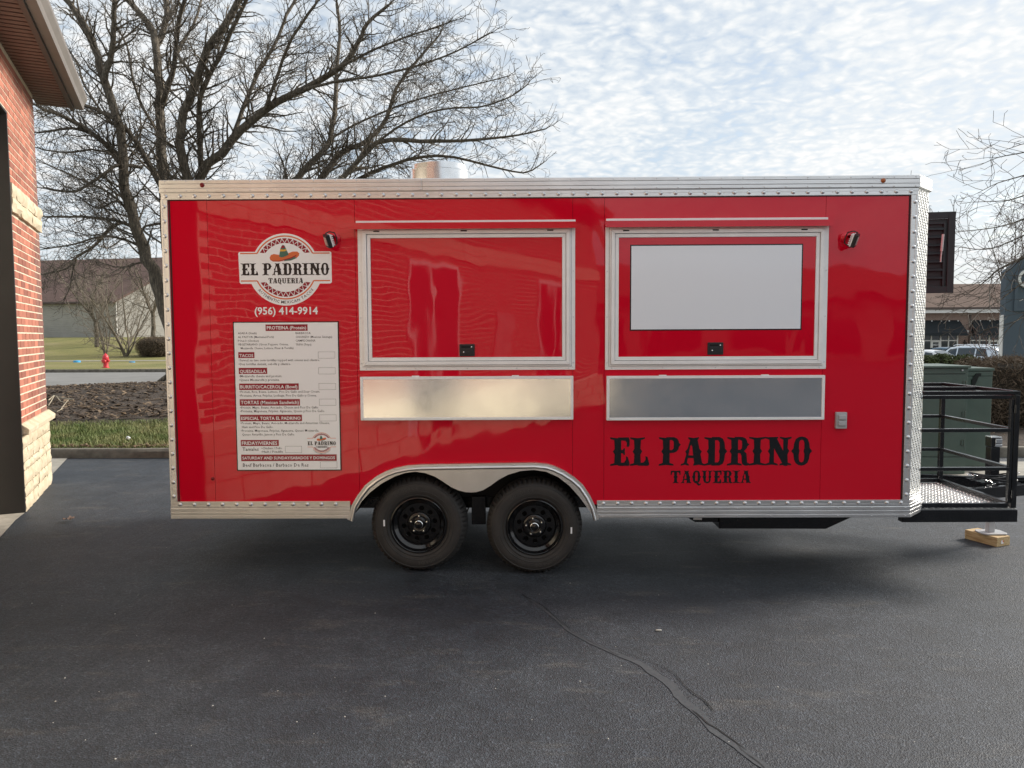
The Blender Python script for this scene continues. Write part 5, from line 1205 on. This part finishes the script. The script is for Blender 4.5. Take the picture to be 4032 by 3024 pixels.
# ------------------------------------------------------------------ parked cars
def car_paint(n, c, met=.3): return mat(n, c, .18, met, ior=1.5)
M['car_glass'] = mat('car_glass', (0.03, 0.045, 0.055), .04, ior=1.55)
M['car_black'] = mat('car_trim', (0.015, 0.015, 0.016), .5)
M['tail'] = mat('tail_lens', (0.35, 0.01, 0.015), .15)
def car(name, loc, heading, paint, label, suv):
    e = empty(name, loc, rz=heading, label=label, cat='car', group='cars parked before the shops')
    if suv:
        Ln, hw_, roof, belt = 4.6, .92, 1.66, 1.02
        st = [(-2.30,.45,.75,.95,.80),(-2.22,.38,.98,1.02,.86),(-1.98,.34,1.04,1.45,.90),(-1.70,.32,1.05,1.60,.92),(-.9,.30,1.04,1.67,.92),(0,.30,1.02,1.66,.92),(.55,.30,1.00,1.55,.92),(1.10,.30,.99,1.12,.92),(1.25,.30,.98,1.00,.91),(2.0,.34,.88,.90,.86),(2.25,.42,.70,.72,.76)]
    else:
        st = [(-2.32,.45,.80,.82,.76),(-2.2,.38,.95,.97,.84),(-1.75,.32,.98,1.00,.88),(-1.45,.30,.98,1.06,.90),(-.75,.28,.96,1.40,.90),(-.1,.28,.95,1.45,.90),(.45,.28,.94,1.38,.90),(1.05,.28,.92,1.02,.90),(1.15,.28,.91,.93,.89),(2.05,.34,.76,.78,.84),(2.3,.42,.60,.62,.72)]
    q = MB(); k = 10
    for (x, zb_, zbelt, zr_, w_) in st:
        wr_ = w_*.74 if zr_ > zbelt+.12 else w_*.92
        q.v += [(x, -w_*.9, zb_), (x, -w_, (zb_+zbelt)/2), (x, -w_*.97, zbelt), (x, -wr_, zr_-.04), (x, -wr_*.8, zr_), (x, wr_*.8, zr_), (x, wr_, zr_-.04), (x, w_*.97, zbelt), (x, w_, (zb_+zbelt)/2), (x, w_*.9, zb_)]
    for i in range(len(st)-1):
        for j in range(k): q.f.append((i*k+j, i*k+(j+1) % k, (i+1)*k+(j+1) % k, (i+1)*k+j))
    q.f += [tuple(range(k)), tuple((len(st)-1)*k+j for j in reversed(range(k)))]
    bd = lobj(q, 'body', paint, e, smooth=35)
    def pane(nm, pts, par=bd): 
        b = MB(); b.v = pts; b.f = [tuple(range(len(pts)))]; lobj(b, nm, M['car_glass'], par)
    def sidept(x, f, s):
        for a, c in zip(st, st[1:]):
            if a[0] <= x <= c[0]:
                t = (x-a[0])/(c[0]-a[0]); zbelt = a[2]+(c[2]-a[2])*t; zr_ = a[3]+(c[3]-a[3])*t; w_ = a[4]+(c[4]-a[4])*t; wr_ = w_*.74 if zr_ > zbelt+.12 else w_*.92
                return (x, s*((w_*.97)*(1-f)+wr_*f+.018), zbelt*(1-f)+(zr_-.04)*f)
    for s in (-1, 1):
        for x0_, x1_ in (((-1.62, -.98), (-.90, .02), (.10, .78)) if suv else ((-1.0, -.42), (-.34, .55))):
            pts = [sidept(x0_, .08, s), sidept(x1_, .08, s), sidept(x1_-(.28 if x1_ > .5 else 0), .86, s), sidept(x0_+(.18 if x0_ < -.95 else 0), .86, s)]
            pane('side_window', pts if s < 0 else pts[::-1])
    if suv: rw = [(-2.235,-.66,1.08),(-2.235,.66,1.08),(-1.985,.58,1.46),(-1.985,-.58,1.46)]; ws = [(1.13,.68,1.06),(1.13,-.68,1.06),(.60,-.56,1.54),(.60,.56,1.54)]
    else: rw = [(-1.49,-.66,1.06),(-1.49,.66,1.06),(-.79,.56,1.40),(-.79,-.56,1.40)]; ws = [(1.07,.66,1.03),(1.07,-.66,1.03),(.50,-.56,1.38),(.50,.56,1.38)]
    pane('rear_window', [(x-.03, y, z) for x, y, z in rw][::-1]); pane('windscreen', [(x+.03, y, z+.02) for x, y, z in ws])
    for sx in (-1.38, 1.38):
        for s in (-1, 1):
            b = MB(); b.lathe([(.2, 0), (.31, .0), (.335, .03), (.335, .19), (.31, .22), (.2, .22), (.2, 0)], (sx, s*.92-(.18 if s > 0 else .04), .335), (0, 1, 0), 28); wh = lobj(b, 'wheel', M['rubber'], e, smooth=40)
            b = MB(); b.lathe([(.2, .0), (.06, -.01), (0, -.01)] if s < 0 else [(.2, .22), (.06, .23), (0, .23)], (sx, s*.92-(.18 if s > 0 else .04), .335), (0, 1, 0), 20); lobj(b, 'rim', M['rivet'], wh)
    for s in (-1, 1):
        lobj(MB().box(-2.31, -2.2, s*.62-.13, s*.62+.13, .78, .95), 'tail_light', M['tail'], e); lobj(MB().box(2.12, 2.22, s*.58-.14, s*.58+.14, .62, .72), 'headlight', M['white_print'], e)
        if suv: lobj(MB().tube([(-1.6, s*.62, 1.66), (-1.5, s*.62, 1.72), (.2, s*.62, 1.72), (.35, s*.62, 1.66)], .02, 6), 'roof_rail', M['rivet'], e)
        lobj(MB().box(.75, .95, s*.98-.1, s*.98+.1, 1.0, 1.13), 'mirror', paint, e, bevel=.02)
    return e
def gpark(px, d): p = at_y(px, 1380, d); return (p.x, p.y, LH(p.x, p.y)+.02)
car('parked_suv', gpark(3800, 44), R(124), car_paint('silver_paint', (.62, .68, .74), .4), 'silver SUV with roof rails parked before the shops', True)
car('parked_sedan', gpark(3640, 43.5), R(124), car_paint('white_paint', (.74, .76, .78), .1), 'white sedan parked left of the silver SUV', False)
car('parked_sedan', gpark(3716, 53), R(118), car_paint('blue_paint', (.10, .16, .22), .5), 'dark blue sedan parked behind the silver SUV', False)
car('parked_sedan', gpark(3926, 50), R(100), car_paint('maroon_paint', (.20, .012, .02), .3), 'dark red sedan parked beside the grey sign wall', False)

# ------------------------------------------------------------------ trees, hedges and bushes
M['bark'] = mat('grey_brown_bark', (0.085, 0.068, 0.052), 0.9, var=0.35, vscale=5, bump=1.0, bscale=14, bdist=0.03, col2=(0.16, 0.13, 0.10))
def bark_ridges():
    t, b = nodes(M['bark']); co = N(t, 'ShaderNodeTexCoord').outputs['Object']; mp = N(t, 'ShaderNodeMapping'); mp.inputs['Scale'].default_value = (9, 9, 1.6); L(t, co, mp.inputs[0])
    n = N(t, 'ShaderNodeTexNoise', Scale=2.2, Detail=6.0, Roughness=0.65); L(t, mp.outputs[0], n.inputs['Vector'])
    r = ramp(t, n.outputs[0], [(0.35, (0.045, 0.038, 0.030)), (0.55, (0.14, 0.115, 0.085)), (0.75, (0.28, 0.24, 0.18))]); L(t, r.outputs[0], b.inputs['Base Color'])
    bp = N(t, 'ShaderNodeBump', Strength=1.0, Distance=0.05); L(t, n.outputs[0], bp.inputs['Height']); L(t, bp.outputs[0], b.inputs['Normal'])
bark_ridges()
M['twig'] = mat('brown_twig', (0.055, 0.045, 0.037), 0.85, var=0.35, vscale=1.5, col2=(0.12, 0.098, 0.072))
M['twig_pale'] = mat('pale_twig', (0.12, 0.098, 0.075), 0.85, var=0.3, vscale=1.5, col2=(0.19, 0.16, 0.12))
M['twig_red'] = mat('reddish_twig', (0.12, 0.075, 0.062), 0.85, var=0.3, vscale=1.5)
class Tree:
    def __init__(s, seed): s.r = random.Random(seed); s.wood = MB(); s.twig = MB(); s.n = 0
    def rv(s, k=1.0): return Vector((s.r.gauss(0, k), s.r.gauss(0, k), s.r.gauss(0, k)))
    def limb(s, pts, r0, r1, sides=9, sub=3):                 # main limb through given points, smoothed and made slightly crooked
        P = [Vector(p) for p in pts]; out = []
        for i in range(len(P)-1):
            a, b, c, d = P[max(0, i-1)], P[i], P[i+1], P[min(len(P)-1, i+2)]
            for k in range(sub):
                t = k/sub; out.append(.5*((2*b)+(c-a)*t+(2*a-5*b+4*c-d)*t*t+(3*b-a-3*c+d)*t**3))
        out.append(P[-1]); n = len(out); rad = [r0+(r1-r0)*(i/(n-1))**.85 for i in range(n)]
        out = [p+s.rv(rad[i]*.16) if 0 < i < n-1 else p for i, p in enumerate(out)]
        s.wood.tube(out, rad, sides, caps=True); return out, rad
    def grow(s, p, d, ln, r, lv, cfg):
        seg = cfg['seg'][lv]; n = max(2, int(ln/seg)); step = ln/n; pts = [p]; rad = [r]; d = d.normalized(); zig = s.rv(1).normalized()
        for i in range(n):
            d = (d + s.rv(cfg['wig'][lv]) + zig*((-1)**i)*cfg['zig'][lv] + Vector((0, 0, cfg['up'][lv]))).normalized(); p = p+d*step; pts.append(p); rad.append(max(r*(1-(i+1)/n*cfg['tap'][lv]), cfg['rmin']))
            if lv < cfg['lv']-1 and i >= (1 if lv else 0):
                for _ in range(cfg['kids'][lv] if s.r.random() < cfg['pk'][lv] else 0):
                    a = s.rv(1); a = (a-d*a.dot(d)).normalized(); an = R(s.r.uniform(28, 68)); cdv = d*math.cos(an)+a*math.sin(an)
                    s.grow(p, cdv, ln*cfg['lf'][lv]*s.r.uniform(.55, 1.15)*(1-.35*i/n), max(rad[-1]*cfg['rf'][lv], cfg['rmin']), lv+1, cfg)
        (s.wood if r > cfg['wood'] else s.twig).tube(pts, rad, 6 if r > .04 else (4 if r > cfg['wood'] else 3), caps=False); s.n += n
CFG = dict(lv=4, seg=[.26, .17, .12, .09], wig=[.10, .14, .17, .18], zig=[.10, .22, .34, .40], up=[.03, .03, .04, .045], tap=[.78, .75, .7, .6], kids=[1, 1, 1, 0], pk=[.82, .80, .70, 0], lf=[.60, .58, .60], rf=[.55, .6, .7], rmin=.0068, wood=.022)
# --- the big honey-locust behind the trailer
base = on_ground(700, 1496); DT = base.y
bt = empty('locust_tree', (base.x, base.y, LH(base.x, base.y)), label='large spreading leafless tree on the mulch mound behind the trailer', cat='tree', group='bare trees')
tt = Tree(21)
def TPX(px, py, dy): return at_y(px, py, DT+dy)
pxm = lambda p: p/FPX*DT*.88
def limbpx(pts, w0, w1, dy0, dy1, sides=9):
    n = len(pts); return tt.limb([TPX(x, y, dy0+(dy1-dy0)*i/(n-1)) for i, (x, y) in enumerate(pts)], pxm(w0)/2, pxm(w1)/2, sides)
limbs = []
tt.limb([base-Vector((0, 0, .3)), TPX(700, 1440, 0), TPX(704, 1330, 0), TPX(708, 1230, 0)], pxm(98)/2, pxm(78)/2, 14)
q = tt.wood
for k in range(7):                                          # root flare
    a = k*.9; dv_ = Vector((math.cos(a), math.sin(a), 0)); tt.wood.tube([base+Vector((0, 0, .55)), base+dv_*.28+Vector((0, 0, .18)), base+dv_*.75+Vector((0, 0, -.08))], [.2, .13, .04], 7)
LIMBS = [
 ([(700,1420),(664,1290),(618,1110),(565,975),(520,840),(492,690),(470,510),(412,316),(374,190),(330,95),(252,-10)], 64, 22, 0, -1.5),
 ([(412,316),(440,200),(448,90),(452,-20)], 26, 18, -1.3, -2.2),
 ([(706,1240),(668,980),(648,712),(634,540),(632,350),(614,190),(588,95),(494,-10)], 62, 24, .3, 1.6),
 ([(612,185),(650,100),(655,-20)], 30, 22, 1.4, 2.2),
 ([(632,420),(668,330),(690,220),(700,100),(735,-20)], 26, 16, 1, -1),
 ([(710,1240),(715,1000),(722,820),(740,705),(706,560),(728,440),(780,306),(817,185),(890,93),(950,-15)], 50, 26, -.4, -2),
 ([(710,1240),(740,960),(790,704),(910,556),(1040,436),(1197,352),(1345,260),(1410,167),(1447,93),(1530,20)], 52, 11, 0, -2.4),
 ([(708,1250),(900,960),(1080,800),(1169,700),(1250,620),(1299,547),(1322,398),(1326,278),(1338,139),(1326,10)], 44, 12, .4, 2.4),
 ([(710,1250),(960,960),(1180,800),(1271,700),(1345,602),(1447,556),(1522,463),(1559,352),(1633,250),(1720,150)], 40, 9, -.2, 1.0),
 ([(710,1260),(1000,980),(1250,780),(1355,695),(1485,560),(1651,556),(1772,556),(1911,547),(2040,532),(2150,507)], 36, 5, -.5, -1.6),
 ([(1100,900),(1300,760),(1540,650),(1725,612),(1911,649),(2060,680),(2140,640)], 22, 5, 0, 1.4),
 ([(792,704),(788,560),(782,420),(822,300),(880,200),(930,80),(980,-20)], 26, 14, -.2, -2.6),
 ([(640,740),(572,620),(519,538),(468,481),(380,430),(290,405),(210,380)], 28, 10, .2, -2.0),
 ([(470,630),(405,557),(316,494),(241,456),(160,424)], 24, 13, -.5, -2.6),
 ([(354,525),(285,506),(221,513),(150,522)], 14, 8, -1.2, -2.0),
 ([(560,660),(468,649),(405,687),(297,753),(180,740)], 16, 9, -.4, -2.8),
 ([(545,900),(456,867),(316,854),(180,854)], 18, 9, -.2, 1.6),
 ([(560,960),(500,830),(460,790),(390,820),(330,790)], 12, 6, 0, -1.2),
 ([(470,880),(432,900),(367,972),(324,998),(295,1019),(260,1058),(170,1080)], 17, 8, .4, 2.2),
 ([(300,1015),(285,1075),(276,1130),(250,1180)], 9, 5, 1.6, 2.4),
 ([(630,880),(560,900),(640,960),(700,1000)], 12, 6, -.6, -1.8),
 ([(1345,260),(1440,210),(1560,160),(1680,120),(1790,80)], 12, 5, -2, -2.8),
 ([(1197,352),(1330,320),(1480,300),(1640,260),(1800,200),(1930,130)], 13, 5, -1.8, -3.4),
 ([(1299,547),(1420,480),(1560,420),(1720,370),(1880,330),(2000,300)], 12, 5, 1.6, 2.6),
 ([(1485,560),(1600,480),(1740,430),(1890,420),(2010,380),(2080,330)], 11, 4.5, -1, -2.2),
 ([(910,556),(960,420),(1010,300),(1080,180),(1130,60),(1180,-30)], 20, 12, -.8, .6),
 ([(1040,436),(1100,280),(1150,150),(1240,20)], 15, 10, -1.2, -3),
 ([(520,840),(430,760),(350,720),(260,680),(170,640)], 13, 6, -.4, 1.8),
 ([(565,975),(480,940),(400,930),(300,960),(180,980)], 12, 6, .2, -1.6),
 ([(492,690),(440,610),(360,590),(270,600),(170,590)], 12, 6, -.8, -2.4),
 ([(470,510),(400,440),(330,330),(300,240),(220,130)], 12, 7, -1, .8),
 ([(634,540),(560,420),(520,300),(500,180),(430,60)], 15, 8, 1, 2.4),
 ([(780,306),(700,210),(760,100),(800,-20)], 14, 10, -1.4, .8),
]
for i, (pts, w0, w1, d0, d1) in enumerate(LIMBS):
    P, rad = limbpx(pts, w0, w1, d0, d1); lens = [0]
    for a, b in zip(P, P[1:]): lens.append(lens[-1]+(b-a).length)
    tot = lens[-1]; k = .10 if i > 2 else .3
    s_ = tot*(.28 if w0 > 38 else .12); nxt = s_
    while nxt < tot:
        j = next(k_ for k_ in range(1, len(P)) if lens[k_] >= nxt); f_ = (nxt-lens[j-1])/max(1e-6, lens[j]-lens[j-1]); pj = P[j-1].lerp(P[j], f_); rj = rad[j]
        d = (P[j]-P[j-1]).normalized(); a = tt.rv(1); a = (a-d*a.dot(d)).normalized(); an = R(tt.r.uniform(30, 65)); cdv = d*math.cos(an)+a*math.sin(an)
        tt.grow(pj, cdv, tt.r.uniform(.9, 2.3)*(1.0 if nxt < tot*.6 else .62), max(min(rj*.45, .042), .013), 1 if tt.r.random() < .85 else 0, CFG)
        nxt += tt.r.uniform(.09, .23)
    tt.grow(P[-1], P[-1]-P[-2], .7, rad[-1]*.8, 2, CFG)
    tt.grow(P[-1], (P[-1]-P[-2]).normalized()+Vector((0, 0, .4)), .6, rad[-1]*.6, 2, CFG)
tt.wood.build('trunk', M['bark'], bt, smooth=60); tt.twig.build('crown', M['twig'], bt)
# --- small bare trees across the street
def small_tree(name, p, label, hgt, stems, spread, seed, r0, tw='twig', trunk=0.0, cfgx=None, group='bare trees', lean=(0, 0), wd='bark'):
    e = empty(name, p, label=label, cat='tree', group=group); t = Tree(seed); p = Vector(p)
    cfg = dict(lv=4, seg=[.35, .26, .20, .16], wig=[.09, .12, .15, .16], zig=[.06, .10, .14, .16], up=[.05, .05, .04, .02], tap=[.8, .8, .7, .6], kids=[1, 1, 1, 0], pk=[.62, .55, .45, 0], lf=[.55, .5, .5], rf=[.55, .6, .7], rmin=.010, wood=.026)
    if cfgx: cfg.update(cfgx)
    top = p
    if trunk:
        top = p+Vector((lean[0], lean[1], trunk)); t.limb([p-Vector((0, 0, .2)), p+Vector((lean[0]*.3, 0, trunk*.5)), top], r0*1.15, r0*.9, 10)
    for k in range(stems):
        a = 2*math.pi*k/stems+t.r.uniform(-.4, .4); d = Vector((math.cos(a)*spread, math.sin(a)*spread, 1)).normalized()
        t.grow(top+Vector((math.cos(a), math.sin(a), 0))*r0*.4-Vector((0, 0, .1 if not trunk else .0)), d, (hgt-trunk)*t.r.uniform(.8, 1.05), r0*(.9 if stems < 3 else .62), 0, cfg)
    t.wood.build('trunk', M[wd], e, smooth=60); t.twig.build('crown', M[tw], e)
    return e
def gl_(px, py): p = on_ground(px, py); return (p.x, p.y, LH(p.x, p.y))
small_tree('young_tree', gl_(381, 1366), 'bare tree with one dark trunk on the slope behind the hydrant', 7.6, 5, .75, 31, .17, trunk=2.2, tw='twig_pale')
small_tree('multi_stem_tree', gl_(416, 1396), 'small bare tree with three slim stems right behind the hydrant', 7.0, 4, .38, 32, .10, tw='twig_pale', wd='twig_pale')
small_tree('multi_stem_tree', gl_(495, 1404), 'bare multi stem tree beside the brown clipped bush', 7.6, 6, .48, 33, .12, tw='twig_pale', wd='twig_pale')
small_tree('young_tree', gl_(606, 1345), 'bare tree before the cream gable wall', 7.5, 5, .7, 34, .19, trunk=2.6, tw='twig_pale')
# --- tree reaching in from the right
p = at_y(4330, 1500, 14.0); rt_ = (p.x, 14.0, H(p.x, 14)+.05)
e = empty('bare_tree', rt_, label='leafless tree leaning its thin branches in beside the bare hedge', cat='tree', group='bare trees'); t = Tree(44)
cfgR = dict(CFG); cfgR.update(seg=[.20, .15, .11, .09], zig=[.05, .08, .12, .16], wig=[.06, .09, .12, .14], up=[0, .01, .01, .01], rmin=.0040, wood=.02, pk=[.7, .7, .7, 0], lf=[.5, .5, .5])
def RP(px, py, dy): return at_y(px, py, 14+dy)
t.limb([Vector(rt_)-Vector((0, 0, .2)), RP(4330, 1350, 0), RP(4320, 1100, .1), RP(4340, 800, 0), RP(4330, 500, .2)], .13, .05, 10)
for pts, w in (([(4325,860),(4160,960),(4032,1013),(3932,1061),(3887,1101),(3832,1143),(3778,1173)], 12), ([(4330,800),(4150,870),(3980,950),(3880,982),(3763,971)], 9), ([(4325,1080),(4160,1170),(4032,1239),(3953,1312)], 9), ([(4335,720),(4150,800),(4032,863),(3917,896),(3772,913)], 10), ([(4335,640),(4180,720),(4032,770),(3960,790),(3850,795)], 9), ([(4335,560),(4160,640),(4032,690),(3930,720),(3850,760)], 8), ([(4330,520),(4160,570),(4032,600),(3930,620),(3860,650)], 7), ([(4325,980),(4150,1050),(4032,1110),(3940,1180),(3850,1230),(3800,1240)], 8), ([(4335,600),(4200,560),(4060,560),(3960,590)], 7), ([(4325,1150),(4150,1210),(4032,1250),(3990,1270)], 6), ([(4330,900),(4200,930),(4080,970),(3990,1040),(3900,1130),(3850,1180)], 7)):
    n = len(pts); d1 = t.r.uniform(-.9, .9); P, rad = t.limb([RP(x, y, d1*i/(n-1)) for i, (x, y) in enumerate(pts)], w/FPX*14/2*1.1, .0045, 6)
    for j in range(3, len(P)-1):
        if t.r.random() < .9:
            d = (P[j+1]-P[j-1]).normalized(); a = t.rv(1); a = (a-d*a.dot(d)).normalized(); an = R(t.r.uniform(25, 60))
            t.grow(P[j], d*math.cos(an)+a*math.sin(an), t.r.uniform(.45, 1.15), max(rad[j]*.55, .006), 1, cfgR)
    t.grow(P[-1], P[-1]-P[-2], .35, .0042, 2, cfgR)
t.wood.build('trunk', M['bark'], e, smooth=60); t.twig.build('crown', M['twig'], e)
pp = at_y(4015, 1420, 42); small_tree('bare_tree', (pp.x, 42, LH(pp.x, 42)-.1), 'leafless tree rising behind the grey sign wall', 9.6, 6, .30, 51, .085, trunk=3.0, tw='twig_red', cfgx=dict(rmin=.0085))
pp = at_y(3935, 1420, 36); small_tree('ornamental_tree', (pp.x, 36, LH(pp.x, 36)-.1), 'low bare ornamental tree with reddish stems before the shop windows', 3.1, 6, .9, 52, .07, tw='twig_red', trunk=.6, cfgx=dict(seg=[.2, .16, .13, .1], rmin=.012, pk=[.6, .55, .4, 0]))
# --- clipped hedges
M['hedge'] = mat('boxwood_leaf', (0.045, 0.065, 0.018), 0.75, var=0.4, vscale=3, col2=(0.085, 0.10, 0.032))
M['bush'] = mat('winter_bush_twig', (0.095, 0.066, 0.043), 0.9, var=0.4, vscale=2.5, col2=(0.16, 0.12, 0.08))
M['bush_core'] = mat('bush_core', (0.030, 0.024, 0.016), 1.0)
def shaped_bush(name, c, rx, ry, hz_, label, n, leaf, mt, seed, group, leafy=True, power=4.0):
    e = empty(name, c, label=label, cat='hedge', group=group); r = random.Random(seed); q = MB(); core = MB(); cx_, cy_, cz_ = c
    def surf(u, v, k=1.0):
        # super-ellipsoid
        x, y, z = math.cos(v)*math.cos(u), math.cos(v)*math.sin(u), math.sin(v); m = (abs(x)**power+abs(y)**power+abs(z)**power)**(-1/power)
        wob = 1+.035*math.sin(5*u+seed)+.03*math.sin(7*v+2*u)
        return Vector((cx_+rx*x*m*k*wob, cy_+ry*y*m*k*wob, cz_+hz_*.48+hz_*.5*z*m*k*wob))
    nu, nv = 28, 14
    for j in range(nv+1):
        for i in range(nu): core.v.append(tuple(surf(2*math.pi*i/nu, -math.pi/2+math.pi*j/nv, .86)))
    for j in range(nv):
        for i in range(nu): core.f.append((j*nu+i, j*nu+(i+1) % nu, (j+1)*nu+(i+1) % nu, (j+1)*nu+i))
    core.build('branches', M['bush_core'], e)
    for _ in range(n):
        u, v = r.uniform(0, 6.283), math.asin(r.uniform(-1, 1)); p = surf(u, v, r.uniform(.80, 1.02)); nrm = (p-Vector((cx_, cy_, cz_+hz_*.45))).normalized()
        d = (Vector((r.gauss(0, 1), r.gauss(0, 1), r.gauss(0, 1)))+nrm*(.6 if leafy else 1.1)+Vector((0, 0, .4))).normalized(); s = d.cross(Vector((r.gauss(0, 1), r.gauss(0, 1), r.gauss(0, 1)))).normalized()
        l = leaf*r.uniform(.6, 1.3); w_ = l*(.42 if leafy else .05); i = len(q.v)
        a = p+d*l*.5; b_ = p-d*l*.5
        if leafy: q.v += [tuple(b_), tuple(p+s*w_), tuple(a), tuple(p-s*w_)]; q.f.append((i, i+1, i+2, i+3))
        else:
            f = d.cross(s)*w_; q.v += [tuple(b_+s*w_), tuple(b_-s*w_), tuple(b_+f), tuple(a)]; q.f += [(i, i+1, i+3), (i+1, i+2, i+3), (i+2, i, i+3)]
    q.build('foliage' if leafy else 'twigs', mt, e)
    return e
HEDGE_LB = ['green clipped hedge half hidden behind the trailer nose corner', 'small rounded green clipped hedge in front of the white sedan', 'wide rounded green clipped hedge in front of the silver SUV', 'green clipped hedge meeting the brown leafless hedge']
for k, (pa, pb) in enumerate(((3560, 3628), (3628, 3692), (3692, 3764), (3764, 3868))):
    a, b = at_y(pa, 1400, 25), at_y(pb, 1400, 25); zt_ = at_y(3700, 1394+(4 if k % 2 else 0), 25).z; g = H(a.x, 25)+.1
    shaped_bush('boxwood_hedge', ((a.x+b.x)/2, 25.3, g), (b.x-a.x)/2*1.04, .55, zt_-g, HEDGE_LB[k], 4200, .07, M['hedge'], 60+k, 'clipped green hedges')
a, b = at_y(3835, 1420, 14.0), at_y(4300, 1420, 14.0); zt_ = at_y(3990, 1408, 13.6).z; g = H(a.x, 14)+.14
shaped_bush('bare_hedge', ((a.x+b.x)/2, 14.3, g), (b.x-a.x)/2, .85, zt_-g, 'wide brown leafless clipped hedge beyond the utility cabinets', 16000, .16, M['bush'], 70, 'brown winter hedges', leafy=False, power=5)
c = on_ground(590, 1408); d1, d2 = at_y(518, 1370, c.y), at_y(665, 1370, c.y); zt_ = at_y(590, 1326, c.y).z; g = LH(c.x, c.y)
shaped_bush('bare_hedge', ((d1.x+d2.x)/2, c.y+1.2, g), (d2.x-d1.x)/2, 1.2, zt_-g, 'brown clipped bush beside the multi stem tree across the street', 9000, .24, M['bush'], 71, 'brown winter hedges', leafy=False, power=3.2)
# ------------------------------------------------------------------ loose bits on the ground
M['bleached'] = mat('bleached_branch', (0.34, 0.29, 0.21), .85, var=.25)
fbp = on_ground(205, 1625); q = MB(); fz = lambda px, py, dz: on_ground(px, py)+Vector((0, 0, .12+dz))
for pts, r_ in (([(192,1600),(215,1580),(245,1590),(290,1597)], .016), ([(215,1580),(205,1600),(192,1622)], .012), ([(222,1582),(240,1605),(262,1612)], .010), ([(240,1640),(252,1622),(264,1606),(272,1598)], .010), ([(200,1640),(225,1648),(250,1635)], .009)):
    P_ = [fz(x, y, .02) for x, y in pts]; q.tube(P_, [r_*(1-.5*i/len(P_)) for i in range(len(P_))], 6)
q.build('fallen_branch', M['bleached'], smooth=50, label='pale fallen branch lying on the mulch mound by the brick building', cat='branch')
lp = on_ground(503, 1736); q = MB(); q.lathe([(.0, 0), (.028, 0), (.034, .018), (.030, .035), (.016, .042), (0, .034)], (lp.x, lp.y, lp.z+.03), (.3, .2, 1), 7); rr_ = random.Random(2); q.v = [(x+rr_.uniform(-.007, .007), y+rr_.uniform(-.007, .007), z+rr_.uniform(-.007, .007)) for x, y, z in q.v]
q.build('crumpled_litter', M['white_print'], label='crumpled white litter lying in the grass strip behind the kerb', cat='litter')
# ------------------------------------------------------------------ loose bits on the asphalt
M['dead_leaf'] = mat('dead_leaf', (0.11, 0.07, 0.05), .8, var=.3)
def curled_leaf(px, py, s, label):
    p = on_ground(px, py, H); q = MB(); r = random.Random(px); n = 7
    for i in range(n):
        for j in range(3): q.v.append((p.x+s*(i/(n-1)-.5), p.y+s*.6*(j-1)*math.sin(math.pi*(i+.4)/n), H(p.x, p.y)+.012+s*.35*abs(math.sin(i*1.3+j))*.8+r.uniform(0, s*.15)))
    for i in range(n-1):
        for j in range(2): q.f.append((i*3+j, (i+1)*3+j, (i+1)*3+j+1, i*3+j+1))
    q.build('dead_leaf', M['dead_leaf'], label=label, cat='leaf')
curled_leaf(270, 2056, .10, 'curled dead leaf on the asphalt beside the brick building')
M['pebble'] = mat('pale_pebble', (0.55, 0.54, 0.50), .8)
def pebbles():
    q = MB(); r = random.Random(12)
    for _ in range(60):
        px, py = r.uniform(100, 4000), r.uniform(2150, 3010); p = on_ground(px, py, H); s = r.uniform(.0015, .0045); q.lathe([(0, -.2*s), (s, .2*s), (s*.7, .8*s), (0, s)], (p.x, p.y, H(p.x, p.y)), n=6)
    q.build('grit', M['pebble'], kind='stuff', label='scattered pale grit on the dark asphalt', cat='grit')
pebbles()
p = on_ground(2593, 2486, H); q = MB(); q.tube([(p.x-.017, p.y, H(p.x, p.y)+.006), (p.x-.012, p.y, H(p.x, p.y)+.007), (p.x+.012, p.y-.004, H(p.x, p.y)+.007), (p.x+.018, p.y-.005, H(p.x, p.y)+.006)], [.003, .006, .006, .003], 8)
q.build('white_pebble', M['pebble'], smooth=50, label='oblong white pebble on the asphalt near the filled crack', cat='pebble')
